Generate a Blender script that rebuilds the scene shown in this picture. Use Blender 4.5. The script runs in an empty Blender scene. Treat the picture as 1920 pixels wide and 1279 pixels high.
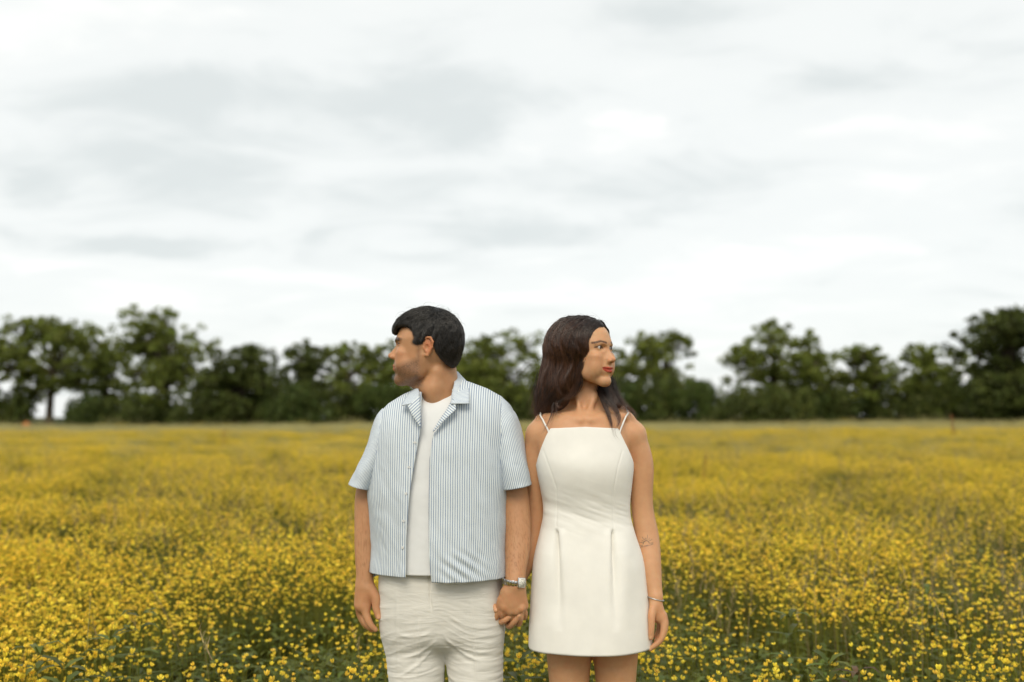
import bpy, math, random, time
import numpy as np
from mathutils import Vector, Matrix

T0 = time.time()
rng = np.random.default_rng(7)
random.seed(7)
scene = bpy.context.scene
COL = scene.collection

# ------------------------------------------------------------------ camera
FPX = 1867.0            # focal length in pixels of the 1920 px wide frame (35 mm lens)
CAM_Y, CAM_Z, PITCH = -3.16, 1.47, math.radians(4.24)
cam_data = bpy.data.cameras.new('camera')
cam_data.lens = 35.0
cam_data.sensor_width = 36.0
cam_data.clip_end = 3000
cam_data.dof.use_dof = True
cam_data.dof.focus_distance = 3.13
cam_data.dof.aperture_fstop = 1.6
cam = bpy.data.objects.new('camera', cam_data)
cam.location = (0, CAM_Y, CAM_Z)
cam.rotation_euler = (math.pi / 2 + PITCH, 0, 0)
COL.objects.link(cam)
scene.camera = cam

# ------------------------------------------------------------------ world: overcast sky
SUN_EL, SUN_ROT = math.radians(45), math.radians(188)
world = bpy.data.worlds.new('World')
scene.world = world
world.use_nodes = True
wn = world.node_tree
wn.nodes.clear()
def N(tree, kind, **kw):
    n = tree.nodes.new(kind)
    for k, v in kw.items():
        setattr(n, k, v)
    return n
w_out = N(wn, 'ShaderNodeOutputWorld')
w_mix = N(wn, 'ShaderNodeMixShader')
w_sky = N(wn, 'ShaderNodeTexSky', sky_type='NISHITA', sun_disc=False, sun_elevation=SUN_EL, sun_rotation=SUN_ROT)
w_bg1 = N(wn, 'ShaderNodeBackground'); w_bg1.inputs['Strength'].default_value = 0.10
w_bg2 = N(wn, 'ShaderNodeBackground'); w_bg2.inputs['Strength'].default_value = 0.87
wn.links.new(w_sky.outputs[0], w_bg1.inputs['Color'])
tc = N(wn, 'ShaderNodeTexCoord')
sep = N(wn, 'ShaderNodeSeparateXYZ'); wn.links.new(tc.outputs['Generated'], sep.inputs[0])
def wmath(op, a, b=None):
    n = N(wn, 'ShaderNodeMath', operation=op)
    for i, v in enumerate((a, b)):
        if v is None: continue
        if isinstance(v, (int, float)): n.inputs[i].default_value = v
        else: wn.links.new(v, n.inputs[i])
    return n.outputs[0]
# project the view direction on a cloud layer so that the clouds flatten towards the horizon
den = wmath('ADD', wmath('MAXIMUM', sep.outputs['Z'], 0.0), 0.16)
cx_ = wmath('DIVIDE', sep.outputs['X'], den); cy_ = wmath('DIVIDE', sep.outputs['Y'], den)
comb = N(wn, 'ShaderNodeCombineXYZ')
wn.links.new(cx_, comb.inputs[0]); wn.links.new(cy_, comb.inputs[1])
def cloud(scale, detail, rough, dist, loc, sx=1.0, sy=1.0):
    mp = N(wn, 'ShaderNodeMapping'); mp.inputs['Location'].default_value = loc
    mp.inputs['Scale'].default_value = (sx, sy, 1); mp.inputs['Rotation'].default_value = (0, 0, -0.15)
    wn.links.new(comb.outputs[0], mp.inputs[0])
    t = N(wn, 'ShaderNodeTexNoise'); t.inputs['Scale'].default_value = scale
    t.inputs['Detail'].default_value = detail; t.inputs['Roughness'].default_value = rough
    t.inputs['Distortion'].default_value = dist
    wn.links.new(mp.outputs[0], t.inputs['Vector'])
    return t.outputs[0]
c1 = cloud(0.8, 6, 0.5, 0.5, (3.1, 1.7, 0), 1.0, 1.2)
c2 = cloud(2.4, 6, 0.55, 0.6, (7.3, 2.2, 0), 1.0, 1.3)
csum = wmath('ADD', wmath('MULTIPLY', c1, 0.55), wmath('MULTIPLY', c2, 0.45))
# the larger cloud banks of this sky, each at its own bearing and elevation, with frayed borders
yy_ = wmath('MAXIMUM', sep.outputs['Y'], 0.02)
su = wmath('DIVIDE', sep.outputs['X'], yy_); sv = wmath('DIVIDE', sep.outputs['Z'], yy_)
cuv = N(wn, 'ShaderNodeCombineXYZ'); wn.links.new(su, cuv.inputs[0]); wn.links.new(sv, cuv.inputs[1])
wnz = N(wn, 'ShaderNodeTexNoise'); wnz.inputs['Scale'].default_value = 5.0; wnz.inputs['Detail'].default_value = 6; wnz.inputs['Roughness'].default_value = 0.6
mpz = N(wn, 'ShaderNodeMapping'); mpz.inputs['Scale'].default_value = (1, 2.2, 1); wn.links.new(cuv.outputs[0], mpz.inputs[0]); wn.links.new(mpz.outputs[0], wnz.inputs['Vector'])
wv = N(wn, 'ShaderNodeVectorMath', operation='MULTIPLY_ADD'); wv.inputs[1].default_value = (0.22, 0.085, 0); 
wn.links.new(wnz.outputs['Color'], wv.inputs[0]); wn.links.new(cuv.outputs[0], wv.inputs[2])
banks = [(820, 185, 380, 62, -.17), (430, 150, 250, 75, -.13), (50, 345, 110, 60, -.15), (290, 462, 230, 34, -.17), (400, 330, 260, 85, -.07), (960, 435, 250, 52, -.16), (760, 478, 150, 24, -.09),
         (1690, 150, 360, 62, -.12), (1350, 440, 180, 30, -.07), (1310, 15, 240, 34, -.10), (1400, 350, 230, 70, -.04), (1000, 560, 700, 40, .02),
         (1170, 240, 140, 50, .20), (1000, 262, 80, 34, .16), (80, 40, 260, 100, .15), (1650, 240, 300, 34, .09), (650, 15, 460, 40, .10), (1700, 420, 300, 60, .05)]
for (bx, by, brx, bry, ba) in banks:
    u0 = (bx - 960) / FPX; v0 = (639.5 - by) / FPX
    c_, s_ = math.cos(PITCH), math.sin(PITCH); dy_ = c_ - v0 * s_
    sc_ = N(wn, 'ShaderNodeVectorMath', operation='MULTIPLY_ADD')
    ku, kv = FPX / brx, FPX / bry
    sc_.inputs[1].default_value = (ku, kv, 0); sc_.inputs[2].default_value = (-(u0 / dy_ + .11) * ku, -((s_ + v0 * c_) / dy_ + .0425) * kv, 0)
    wn.links.new(wv.outputs[0], sc_.inputs[0])
    ln = N(wn, 'ShaderNodeVectorMath', operation='LENGTH'); wn.links.new(sc_.outputs[0], ln.inputs[0])
    mr_ = N(wn, 'ShaderNodeMapRange', interpolation_type='SMOOTHERSTEP')
    mr_.inputs['From Min'].default_value = 1.25; mr_.inputs['From Max'].default_value = 0.0; mr_.inputs['To Max'].default_value = ba * 0.75
    wn.links.new(ln.outputs['Value'], mr_.inputs['Value'])
    csum = wmath('ADD', csum, mr_.outputs[0])
ramp = N(wn, 'ShaderNodeValToRGB')
ramp.color_ramp.interpolation = 'EASE'
e = ramp.color_ramp.elements
e[0].position, e[0].color = 0.31, (0.665, 0.700, 0.690, 1)
e[1].position, e[1].color = 0.70, (0.965, 0.955, 0.92, 1)
m_ = ramp.color_ramp.elements.new(0.50); m_.color = (0.815, 0.835, 0.818, 1)
wn.links.new(csum, ramp.inputs[0])
wn.links.new(ramp.outputs[0], w_bg2.inputs['Color'])
w_mix.inputs[0].default_value = 0.94
wn.links.new(w_bg1.outputs[0], w_mix.inputs[1]); wn.links.new(w_bg2.outputs[0], w_mix.inputs[2])
wn.links.new(w_mix.outputs[0], w_out.inputs[0])

sun_data = bpy.data.lights.new('sun', 'SUN')
sun_data.energy = 1.5
sun_data.angle = math.radians(30)
sun_data.color = (1.0, 0.91, 0.75)
sun = bpy.data.objects.new('sun', sun_data)
# light comes from behind the camera, a little from the left and from high up
sun.rotation_euler = Vector((-0.12, -0.80, 0.80)).to_track_quat('Z', 'Y').to_euler()
COL.objects.link(sun)

scene.view_settings.view_transform = 'Standard'
scene.view_settings.look = 'None'
scene.view_settings.exposure = 0.45
scene.view_settings.gamma = 1.0
scene.view_settings.use_curve_mapping = False
scene.render.engine = 'CYCLES'
scene.cycles.use_denoising = True
scene.cycles.max_bounces = 8
scene.cycles.transparent_max_bounces = 12

def at(px, py, y=0.0):
    """pixel of the 1920x1279 photograph -> world point on the plane Y = y"""
    u = (px - 960.0) / FPX
    v = (639.5 - py) / FPX
    c, s = math.cos(PITCH), math.sin(PITCH)
    d = (u, c - v * s, s + v * c)
    t = (y - CAM_Y) / d[1]
    return Vector((d[0] * t, y, CAM_Z + d[2] * t))

# ------------------------------------------------------------------ object helpers
def tag(o, label=None, cat=None, group=None, kind=None):
    if label: o['label'] = label
    if cat: o['category'] = cat
    if group: o['group'] = group
    if kind: o['kind'] = kind
    return o

def empty(name, loc=(0, 0, 0), rz=0.0):
    o = bpy.data.objects.new(name, None)
    o.empty_display_size = 0.1
    o.location = loc
    o.rotation_euler = (0, 0, rz)
    COL.objects.link(o)
    return o

def link(name, me, mat=None, parent=None, smooth=True):
    """link mesh data as an object; children keep world coordinates when the parent is an Empty"""
    o = bpy.data.objects.new(name, me)
    if mat is not None:
        for m in (mat if isinstance(mat, (list, tuple)) else (mat,)):
            me.materials.append(m)
    COL.objects.link(o)
    if parent is not None:
        o.parent = parent
        o.matrix_parent_inverse = parent_world(parent).inverted()
    if smooth and len(me.polygons):
        me.polygons.foreach_set('use_smooth', np.ones(len(me.polygons), dtype=bool))
    return o

def parent_world(p):
    m = Matrix.LocRotScale(p.location, p.rotation_euler, p.scale)
    if p.parent is not None:
        m = parent_world(p.parent) @ p.matrix_parent_inverse @ m
    return m

def mesh_np(name, V, F, colors=None, uvs=None, mats=None):
    """V (n,3), F (m,k) or list of arrays; colors: dict name->(n,) or (n,3)"""
    me = bpy.data.meshes.new(name)
    V = np.asarray(V, dtype=np.float32)
    if isinstance(F, np.ndarray):
        F = [F]
    F = [np.asarray(f, dtype=np.int32) for f in F if len(f)]
    nl = sum(f.size for f in F); nf = sum(len(f) for f in F)
    me.vertices.add(len(V)); me.vertices.foreach_set('co', V.ravel())
    me.loops.add(nl); me.loops.foreach_set('vertex_index', np.concatenate([f.ravel() for f in F]))
    starts, tot, p = [], [], 0
    for f in F:
        k = f.shape[1]
        starts.append(p + np.arange(len(f)) * k); tot.append(np.full(len(f), k)); p += f.size
    me.polygons.add(nf)
    me.polygons.foreach_set('loop_start', np.concatenate(starts).astype(np.int32))
    me.polygons.foreach_set('loop_total', np.concatenate(tot).astype(np.int32))
    if mats is not None:
        me.polygons.foreach_set('material_index', np.asarray(mats, dtype=np.int32))
    if uvs is not None:       # per vertex (n,2)
        uv = me.uv_layers.new(name='UVMap')
        idx = np.concatenate([f.ravel() for f in F])
        uv.data.foreach_set('uv', np.asarray(uvs, dtype=np.float32)[idx].ravel())
    if colors:
        for k, c in colors.items():
            c = np.asarray(c, dtype=np.float32)
            if c.ndim == 1:
                a = me.attributes.new(k, 'FLOAT', 'POINT'); a.data.foreach_set('value', c)
            else:
                a = me.attributes.new(k, 'FLOAT_COLOR', 'POINT')
                a.data.foreach_set('color', np.concatenate([c, np.ones((len(c), 1), np.float32)], 1).ravel())
    me.update(calc_edges=True)
    me.validate()
    return me

def new_mat(name):
    m = bpy.data.materials.new(name)
    m.use_nodes = True
    nt = m.node_tree
    b = nt.nodes['Principled BSDF']
    return m, nt, b

def simple_mat(name, col, rough=0.6, metal=0.0, **kw):
    m, nt, b = new_mat(name)
    b.inputs['Base Color'].default_value = (*col, 1)
    b.inputs['Roughness'].default_value = rough
    b.inputs['Metallic'].default_value = metal
    for k, v in kw.items():
        b.inputs[k].default_value = v
    return m
# ------------------------------------------------------------------ implicit surfaces (numpy)
def smin(a, b, k):
    h = np.clip(0.5 + 0.5 * (b - a) / k, 0, 1)
    return b + (a - b) * h - k * h * (1 - h)

def smax(a, b, k):
    return -smin(-a, -b, k)

def steps(*segs):
    """segs: (start, end, step) ...; contiguous, non uniform axis"""
    out = []
    for a, b, s in segs:
        n = max(1, int(round((b - a) / s)))
        out.append(np.linspace(a, b, n, endpoint=False))
    out.append([segs[-1][1]])
    return np.concatenate(out).astype(np.float32)

class Field:
    def __init__(self, xs, ys, zs, big=0.08):
        self.ax = (xs, ys, zs)
        self.V = np.full((len(xs), len(ys), len(zs)), big, np.float32)
    def block(self, lo, hi):
        sl = []
        for a, l, h in zip(self.ax, lo, hi):
            i = max(0, int(np.searchsorted(a, l)) - 1); j = min(len(a), int(np.searchsorted(a, h)) + 1)
            if j <= i: return None, None
            sl.append(slice(i, j))
        sl = tuple(sl)
        X = self.ax[0][sl[0]][:, None, None]; Y = self.ax[1][sl[1]][None, :, None]; Z = self.ax[2][sl[2]][None, None, :]
        return sl, (X, Y, Z)
    def apply(self, lo, hi, fn, k, mode='add'):
        sl, P = self.block(lo, hi)
        if sl is None: return
        d = fn(*P).astype(np.float32)
        if mode == 'add': self.V[sl] = smin(self.V[sl], d, k)
        else: self.V[sl] = smax(self.V[sl], -d, k)
    def cap(self, a, b, ra, rb, k=0.01, mode='add', flat=None):
        """tapered capsule; flat=(axis vector, factor) squashes the section along an axis"""
        a = np.array(a, float); b = np.array(b, float)
        pad = max(ra, rb) + k + 0.006
        lo = np.minimum(a, b) - pad; hi = np.maximum(a, b) + pad
        ab = b - a; L2 = max(float(ab @ ab), 1e-12)
        def fn(X, Y, Z):
            x, y, z = X - a[0], Y - a[1], Z - a[2]
            t = np.clip((x * ab[0] + y * ab[1] + z * ab[2]) / L2, 0, 1)
            x = x - t * ab[0]; y = y - t * ab[1]; z = z - t * ab[2]
            if flat is not None:
                n = np.array(flat[0], float); n /= np.linalg.norm(n); s = flat[1]
                q = (x * n[0] + y * n[1] + z * n[2]) * (1 / s - 1)
                x = x + q * n[0]; y = y + q * n[1]; z = z + q * n[2]
            return np.sqrt(x * x + y * y + z * z) - (ra + (rb - ra) * t)
        self.apply(lo, hi, fn, k, mode)
    def chain(self, pts, rs, k=0.008, mode='add', flat=None, sub=4):
        """smooth tapered tube through the points (Catmull-Rom), one primitive"""
        P = np.array([np.array(p, float) for p in pts]); R = np.array(rs, float)
        if sub > 1 and len(P) > 2:
            E = np.concatenate([[2 * P[0] - P[1]], P, [2 * P[-1] - P[-2]]]); ER = np.concatenate([[R[0]], R, [R[-1]]])
            out, orr = [], []
            for i in range(1, len(E) - 2):
                for t in np.linspace(0, 1, sub, endpoint=False):
                    c = (-.5 * t + t * t - .5 * t ** 3, 1 - 2.5 * t * t + 1.5 * t ** 3, .5 * t + 2 * t * t - 1.5 * t ** 3, -.5 * t * t + .5 * t ** 3)
                    out.append(sum(c[q] * E[i - 1 + q] for q in range(4))); orr.append(sum(c[q] * ER[i - 1 + q] for q in range(4)))
            out.append(P[-1]); orr.append(R[-1]); P = np.array(out); R = np.array(orr)
        pad = R.max() + k + 0.006
        lo, hi = P.min(0) - pad, P.max(0) + pad
        n = None
        if flat is not None:
            n = np.array(flat[0], float); n /= np.linalg.norm(n)
        sl, G = self.block(lo, hi)
        if sl is None: return
        D = np.full(self.V[sl].shape, 0.08, np.float32)
        base = [s_.start for s_ in sl]
        for i in range(len(P) - 1):
            a, b = P[i], P[i + 1]; pd = max(R[i], R[i + 1]) + k + .004
            s2, _ = self.block(np.minimum(a, b) - pd, np.maximum(a, b) + pd)
            if s2 is None: continue
            X = self.ax[0][s2[0]][:, None, None]; Y = self.ax[1][s2[1]][None, :, None]; Z = self.ax[2][s2[2]][None, None, :]
            ab = b - a; L2 = max(float(ab @ ab), 1e-12)
            x, y, z = X - a[0], Y - a[1], Z - a[2]
            t = np.clip((x * ab[0] + y * ab[1] + z * ab[2]) / L2, 0, 1)
            x = x - t * ab[0]; y = y - t * ab[1]; z = z - t * ab[2]
            if n is not None:
                q = (x * n[0] + y * n[1] + z * n[2]) * (1 / flat[1] - 1)
                x = x + q * n[0]; y = y + q * n[1]; z = z + q * n[2]
            d = np.sqrt(x * x + y * y + z * z) - (R[i] + (R[i + 1] - R[i]) * t)
            loc = tuple(slice(s_.start - o, s_.stop - o) for s_, o in zip(s2, base))
            # relative to the block, clipped to its extent
            loc = tuple(slice(max(l.start, 0), min(l.stop, m)) for l, m in zip(loc, D.shape))
            off = tuple(max(0, o - s_.start) for s_, o in zip(s2, base))
            dd = d[tuple(slice(o, o + (l.stop - l.start)) for o, l in zip(off, loc))]
            D[loc] = np.minimum(D[loc], dd)
        if mode == 'add': self.V[sl] = smin(self.V[sl], D, k)
        else: self.V[sl] = smax(self.V[sl], -D, k)
    def ell(self, c, r, k=0.01, mode='add', R=None):
        c = np.array(c, float); r = np.array(r, float)
        pad = (r.max() if R is not None else r) + k + 0.006
        def fn(X, Y, Z):
            x, y, z = X - c[0], Y - c[1], Z - c[2]
            if R is not None:
                x, y, z = (R[0][0] * x + R[0][1] * y + R[0][2] * z, R[1][0] * x + R[1][1] * y + R[1][2] * z,
                           R[2][0] * x + R[2][1] * y + R[2][2] * z)
            k0 = np.sqrt((x / r[0]) ** 2 + (y / r[1]) ** 2 + (z / r[2]) ** 2)
            k1 = np.sqrt((x / r[0] ** 2) ** 2 + (y / r[1] ** 2) ** 2 + (z / r[2] ** 2) ** 2) + 1e-9
            return k0 * (k0 - 1) / k1
        self.apply(c - pad, c + pad, fn, k, mode)

def surface_nets(field):
    V = field.V; xs, ys, zs = field.ax
    S = V < 0
    cnt = S[:-1, :-1, :-1].astype(np.int8)
    for dx in (0, 1):
        for dy in (0, 1):
            for dz in (0, 1):
                if dx + dy + dz == 0: continue
                cnt += S[dx:S.shape[0] - 1 + dx, dy:S.shape[1] - 1 + dy, dz:S.shape[2] - 1 + dz]
    act = (cnt > 0) & (cnt < 8)
    I, J, K = np.nonzero(act)
    idx = np.full(act.shape, -1, np.int32); idx[I, J, K] = np.arange(len(I))
    cv = {}
    for dx in (0, 1):
        for dy in (0, 1):
            for dz in (0, 1):
                cv[(dx, dy, dz)] = V[I + dx, J + dy, K + dz]
    acc = np.zeros((len(I), 3)); n = np.zeros(len(I))
    for axis in range(3):
        for u in (0, 1):
            for w in (0, 1):
                o = [0, 0, 0]; oth = [q for q in range(3) if q != axis]
                o[oth[0]], o[oth[1]] = u, w
                o2 = list(o); o2[axis] = 1
                a, b = cv[tuple(o)], cv[tuple(o2)]
                m = (a < 0) != (b < 0)
                t = np.where(m, a / np.where(m, a - b, 1), 0)
                p = np.zeros((len(I), 3)); p[:, axis] = t
                p[:, oth[0]] = u; p[:, oth[1]] = w
                acc += p * m[:, None]; n += m
    acc /= n[:, None]
    P = np.empty((len(I), 3), np.float32)
    for q, (A, Q) in enumerate(zip((xs, ys, zs), (I, J, K))):
        P[:, q] = A[Q] + acc[:, q] * (A[Q + 1] - A[Q])
    faces = []
    for axis in range(3):
        oth = [(axis + 1) % 3, (axis + 2) % 3]
        sa = [slice(None)] * 3; sb = [slice(None)] * 3
        sa[axis] = slice(0, -1); sb[axis] = slice(1, None)
        for o in oth:
            sa[o] = slice(1, -1); sb[o] = slice(1, -1)
        A, B = S[tuple(sa)], S[tuple(sb)]
        m = A != B
        q = np.array(np.nonzero(m)).T
        inside = A[m]
        for o in oth: q[:, o] += 1
        def g(du, dv):
            c = q.copy(); c[:, oth[0]] -= du; c[:, oth[1]] -= dv
            return idx[c[:, 0], c[:, 1], c[:, 2]]
        f = np.stack([g(1, 1), g(0, 1), g(0, 0), g(1, 0)], 1)
        f[~inside] = f[~inside][:, ::-1]
        faces.append(f)
    F = np.concatenate(faces)
    return P, F

def smooth_verts(P, F, it=1, lam=0.5):
    e = np.concatenate([F[:, [0, 1]], F[:, [1, 2]], F[:, [2, 3]], F[:, [3, 0]]])
    for _ in range(it):
        s = np.zeros_like(P, dtype=np.float64); c = np.zeros(len(P))
        for a, b in ((0, 1), (1, 0)):
            for d in range(3):
                s[:, d] += np.bincount(e[:, a], weights=P[e[:, b], d], minlength=len(P))
            c += np.bincount(e[:, a], minlength=len(P))
        P = P + lam * (s / c[:, None] - P)
    return P

def table(zs, vals, z, sm=0.0):
    """smooth interpolation of a table"""
    zs = np.asarray(zs, float); vals = np.asarray(vals, float)
    if zs[0] > zs[-1]: zs, vals = zs[::-1], vals[::-1]
    if sm > 0:
        g = np.linspace(zs[0], zs[-1], 400); v = np.interp(g, zs, vals)
        w = max(1, int(sm / (g[1] - g[0])))
        ker = np.hanning(2 * w + 3)[1:-1]; ker /= ker.sum()
        v = np.convolve(np.pad(v, w, mode='edge'), ker, 'valid')
        return np.interp(z, g, v)
    return np.interp(z, zs, vals)

def poly_sdf(px, py, poly):
    """signed distance to a closed 2-D polygon, vectorised"""
    poly = np.asarray(poly, float); n = len(poly)
    d = np.full(np.broadcast(px, py).shape, 1e9); s = np.ones(d.shape)
    for i in range(n):
        a, b = poly[i], poly[i - 1]
        ex, ey = b - a
        wx, wy = px - a[0], py - a[1]
        t = np.clip((wx * ex + wy * ey) / (ex * ex + ey * ey), 0, 1)
        d = np.minimum(d, (wx - ex * t) ** 2 + (wy - ey * t) ** 2)
        c1 = py >= a[1]; c2 = py < b[1]; c3 = ex * wy > ey * wx
        flip = (c1 & c2 & c3) | (~c1 & ~c2 & ~c3)
        s = np.where(flip, -s, s)
    return s * np.sqrt(d)

class Frame:
    """local frame: origin o, forward f, side s (the person's left), up u; local units of cm * scale"""
    def __init__(self, o, yaw, pitch=0.0, roll=0.0, scale=1.0):
        # yaw 0 faces the camera (-Y); positive yaw turns towards +X (image right)
        R = Matrix.Rotation(yaw, 3, 'Z') @ Matrix.Rotation(-pitch, 3, 'X') @ Matrix.Rotation(roll, 3, 'Y')
        self.f = np.array(R @ Vector((0, -1, 0))); self.s = np.array(R @ Vector((1, 0, 0))); self.u = np.array(R @ Vector((0, 0, 1)))
        self.o = np.array(o, float); self.k = 0.01 * scale
    def w(self, f, s, u):
        return self.o + self.k * (f * self.f + s * self.s + u * self.u)
    def loc(self, X, Y, Z):
        x, y, z = (X - self.o[0]) / self.k, (Y - self.o[1]) / self.k, (Z - self.o[2]) / self.k
        return tuple(x * a[0] + y * a[1] + z * a[2] for a in (self.f, self.s, self.u))
    def R(self):
        return (self.f, self.s, self.u)
# ------------------------------------------------------------------ noise
def _hash3(ix, iy, iz, seed):
    h = (ix.astype(np.int64) * 374761393 + iy.astype(np.int64) * 668265263 + iz.astype(np.int64) * 2147483647 + seed * 1274126177) & 0xffffffff
    h = ((h ^ (h >> 13)) * 1274126177) & 0xffffffff
    return ((h ^ (h >> 16)) & 0xffff) / 65535.0
def vnoise(P, seed=0):
    P = np.asarray(P, float); i = np.floor(P).astype(np.int64); f = P - i; f = f * f * (3 - 2 * f)
    r = 0
    for dx in (0, 1):
        for dy in (0, 1):
            for dz in (0, 1):
                w = (f[..., 0] if dx else 1 - f[..., 0]) * (f[..., 1] if dy else 1 - f[..., 1]) * (f[..., 2] if dz else 1 - f[..., 2])
                r = r + w * _hash3(i[..., 0] + dx, i[..., 1] + dy, i[..., 2] + dz, seed)
    return r * 2 - 1
def fbm(P, seed=0, oct=3):
    P = np.asarray(P, float); r = 0; a = 1.0; t = 0
    for k in range(oct):
        r = r + a * vnoise(P * 2 ** k, seed + k); t += a; a *= 0.5
    return r / t

# ------------------------------------------------------------------ head (units: cm, chin bottom u=0, ear axis f=0)
EYF = 8.05
NOSE = [(9.0, 13.6), (10.25, 13.2), (10.35, 12.8), (11.1, 11.75), (12.0, 10.75), (12.7, 9.95), (12.9, 9.5), (12.75, 8.95), (12.2, 8.5), (11.3, 8.1), (9.0, 7.9)]

def zm(x, y):      # enlarged tracing -> head frame (f, u)
    return ((600 - x) / 34.3, (1003 - y) / 34.3)
HAIR_M = [zm(*q) for q in ((232, 440), (215, 400), (228, 345), (285, 270), (370, 212), (450, 185), (540, 158), (620, 150), (720, 172), (800, 202), (870, 252), (925, 318), (958, 395), (968, 450), (962, 560), (945, 640), (918, 725), (872, 802),
                           (835, 785), (775, 720), (722, 650), (700, 590), (672, 520), (645, 495), (612, 500), (585, 545), (572, 566), (520, 572), (470, 552), (490, 500), (470, 425), (430, 385), (380, 368), (300, 368), (262, 385))]
def build_head(F, fr, male=True):
    k = fr.k
    def cap(a, b, ra, rb, kk, mode='add', flat=None):
        F.cap(fr.w(*a), fr.w(*b), ra * k, rb * k, kk * k, mode, None if flat is None else (flat[0][0] * fr.f + flat[0][1] * fr.s + flat[0][2] * fr.u, flat[1]))
    def ell(c, r, kk, mode='add'):
        F.ell(fr.w(*c), np.array(r) * k, kk * k, mode, R=fr.R())
    def both(fn, pts, *a, **kw):
        for sg in (-1, 1):
            q = [(p[0], p[1] * sg, p[2]) for p in pts]
            fn(*q, *a, **kw)
    # cranium
    ell((0.1, 0, 14.9), (9.9, 7.5, 8.5), 1.0)
    ell((-1.5, 0, 12.0), (8.0, 7.0, 6.5), 1.5)
    # face block: horizontal superellipse sections between chin and forehead
    us = [-1, 0.3, 2, 3.5, 5, 6.5, 8, 10, 12, 13.2, 14.5, 16, 18]
    if male:
        pf = [8.0, 9.7, 10.5, 10.3, 10.5, 10.6, 10.5, 10.3, 10.1, 10.0, 10.2, 9.8, 9.0]
        wd = [3.0, 3.6, 4.9, 5.6, 6.1, 6.5, 6.8, 7.0, 7.15, 7.2, 7.3, 7.3, 7.0]
    else:
        pf = [7.6, 9.0, 9.8, 9.6, 9.9, 10.2, 10.2, 10.1, 9.9, 9.9, 10.2, 10.1, 9.4]
        wd = [1.9, 2.4, 3.6, 4.6, 5.3, 5.9, 6.4, 6.9, 7.1, 7.15, 7.2, 7.2, 6.9]
    f0 = [3.0, 3.0, 2.6, 2.2, 2.0, 1.8, 1.5, 1.2, 1.0, 1.0, 1.0, 1.0, 1.0]
    def face(X, Y, Z):
        f, s, u = fr.loc(X, Y, Z)
        P_ = table(us, pf, u, 0.8); W_ = table(us, wd, u, 1.0); C_ = table(us, f0, u, 1.0)
        df = f - C_
        A_ = np.where(df > 0, P_ - C_, 5.0)
        e = 2.15 if male else 2.05
        rho = ((np.abs(df) / A_) ** e + (np.abs(s) / W_) ** e + 1e-9) ** (1 / e)
        d = (rho - 1) * np.sqrt(A_ * W_)
        # underside of the jaw, rising from the chin to the jaw angle
        ub = np.maximum(9.0 - f, 0) * (0.17 if male else 0.40) + np.maximum(4.5 - f, 0) * 0.45 - 0.05
        d = smax(d, (ub - u), 1.6)
        d = smax(d, u - 16.0, 2.0)
        return d * k * 0.9
    R_ = 0.17 * k / 0.01
    o = fr.w(3, 0, 8)
    F.apply(o - R_, o + R_, face, 1.2 * k)
    # jaw, chin, cheeks
    ch = 1.0 if male else 0.8
    ell((9.25 if male else 8.9, 0, 1.75), (1.6, 2.2 * ch, 1.7), 0.9 if male else 1.5)
    both(cap, [(8.6 if male else 8.3, 1.6, 1.5 if male else 1.7), (2.6, 5.3 if male else 4.8, 3.7 if male else 4.8)], 1.2 * ch, 1.25 * ch, 1.8)
    both(cap, [(2.6, 5.3 if male else 4.8, 3.7 if male else 4.8), (0.9, 6.1, 9.0)], 1.2 * ch, 1.0, 1.4)
    both(lambda a, *r: ell(a, *r), [(7.7, 4.3, 10.1)], (1.9, 1.7, 1.5), 1.2)
    both(lambda a, *r: ell(a, *r), [(7.5, 3.7, 7.4)], (2.2, 2.3, 3.0), 1.6)
    both(lambda a, *r: ell(a, *r), [(5.6, 3.9, 5.2)], (3.2, 2.3 if male else 2.0, 2.6), 2.0)
    # muzzle
    ell((9.0, 0, 5.9), (2.05 if male else 1.75, 2.9, 2.7), 0.9)
    # brow ridge
    rb = 0.80 if male else 0.5
    both(cap, [(9.75 if male else 9.6, 1.1, 14.0), (8.3, 4.5, 14.3)], rb, rb * 0.9, 0.9)
    # eye sockets
    both(lambda a, *r: ell(a, *r), [(10.2, 2.9, 12.9)], (1.7, 1.85, 1.0), 0.8, 'sub')
    # nose
    hw = [0.60, 0.62, 0.70, 0.85, 0.95, 1.0] if male else [0.42, 0.45, 0.50, 0.60, 0.72, 0.82]
    def nose(X, Y, Z):
        f, s, u = fr.loc(X, Y, Z)
        nz = NOSE if male else [(p[0] + (0.05 if 7 < p[1] < 12.5 and p[0] > 9.5 else -0.1), p[1] - (0.45 if p[1] < 12.3 else 0)) for p in NOSE]
        d2 = poly_sdf(f, u, nz)
        rid = np.interp(u, [8, 9.3, 11.75, 12.8, 14], [12.2, 12.9, 11.1, 10.35, 10.2])
        h = np.interp(u, [8, 9, 10, 11, 12, 13.5], [.85, .72, .55, .40, .36, .45] if male else [.70, .60, .45, .32, .30, .38]) + np.clip(rid - f, 0, 3) * 0.42
        return smax(d2, np.abs(s) - h, 0.55 if male else 0.8) * k
    o = fr.w(11, 0, 10.7)
    F.apply(o - 0.05, o + 0.05, nose, (0.5 if male else 0.75) * k)
    both(lambda a, *r: ell(a, *r), [(11.15, 1.2 if male else 1.0, 8.95 if male else 8.6)], (0.95, 0.62 if male else .5, 0.68), 0.3)
    ell((12.1, 0, 9.5 if male else 9.1), (0.80, 0.80, 0.72), 0.4)
    both(lambda a, *r: ell(a, *r), [(11.75, 0.55, 8.35 if male else 8.0)], (0.62, 0.32, 0.5 if male else .36), 0.15, 'sub')
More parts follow.
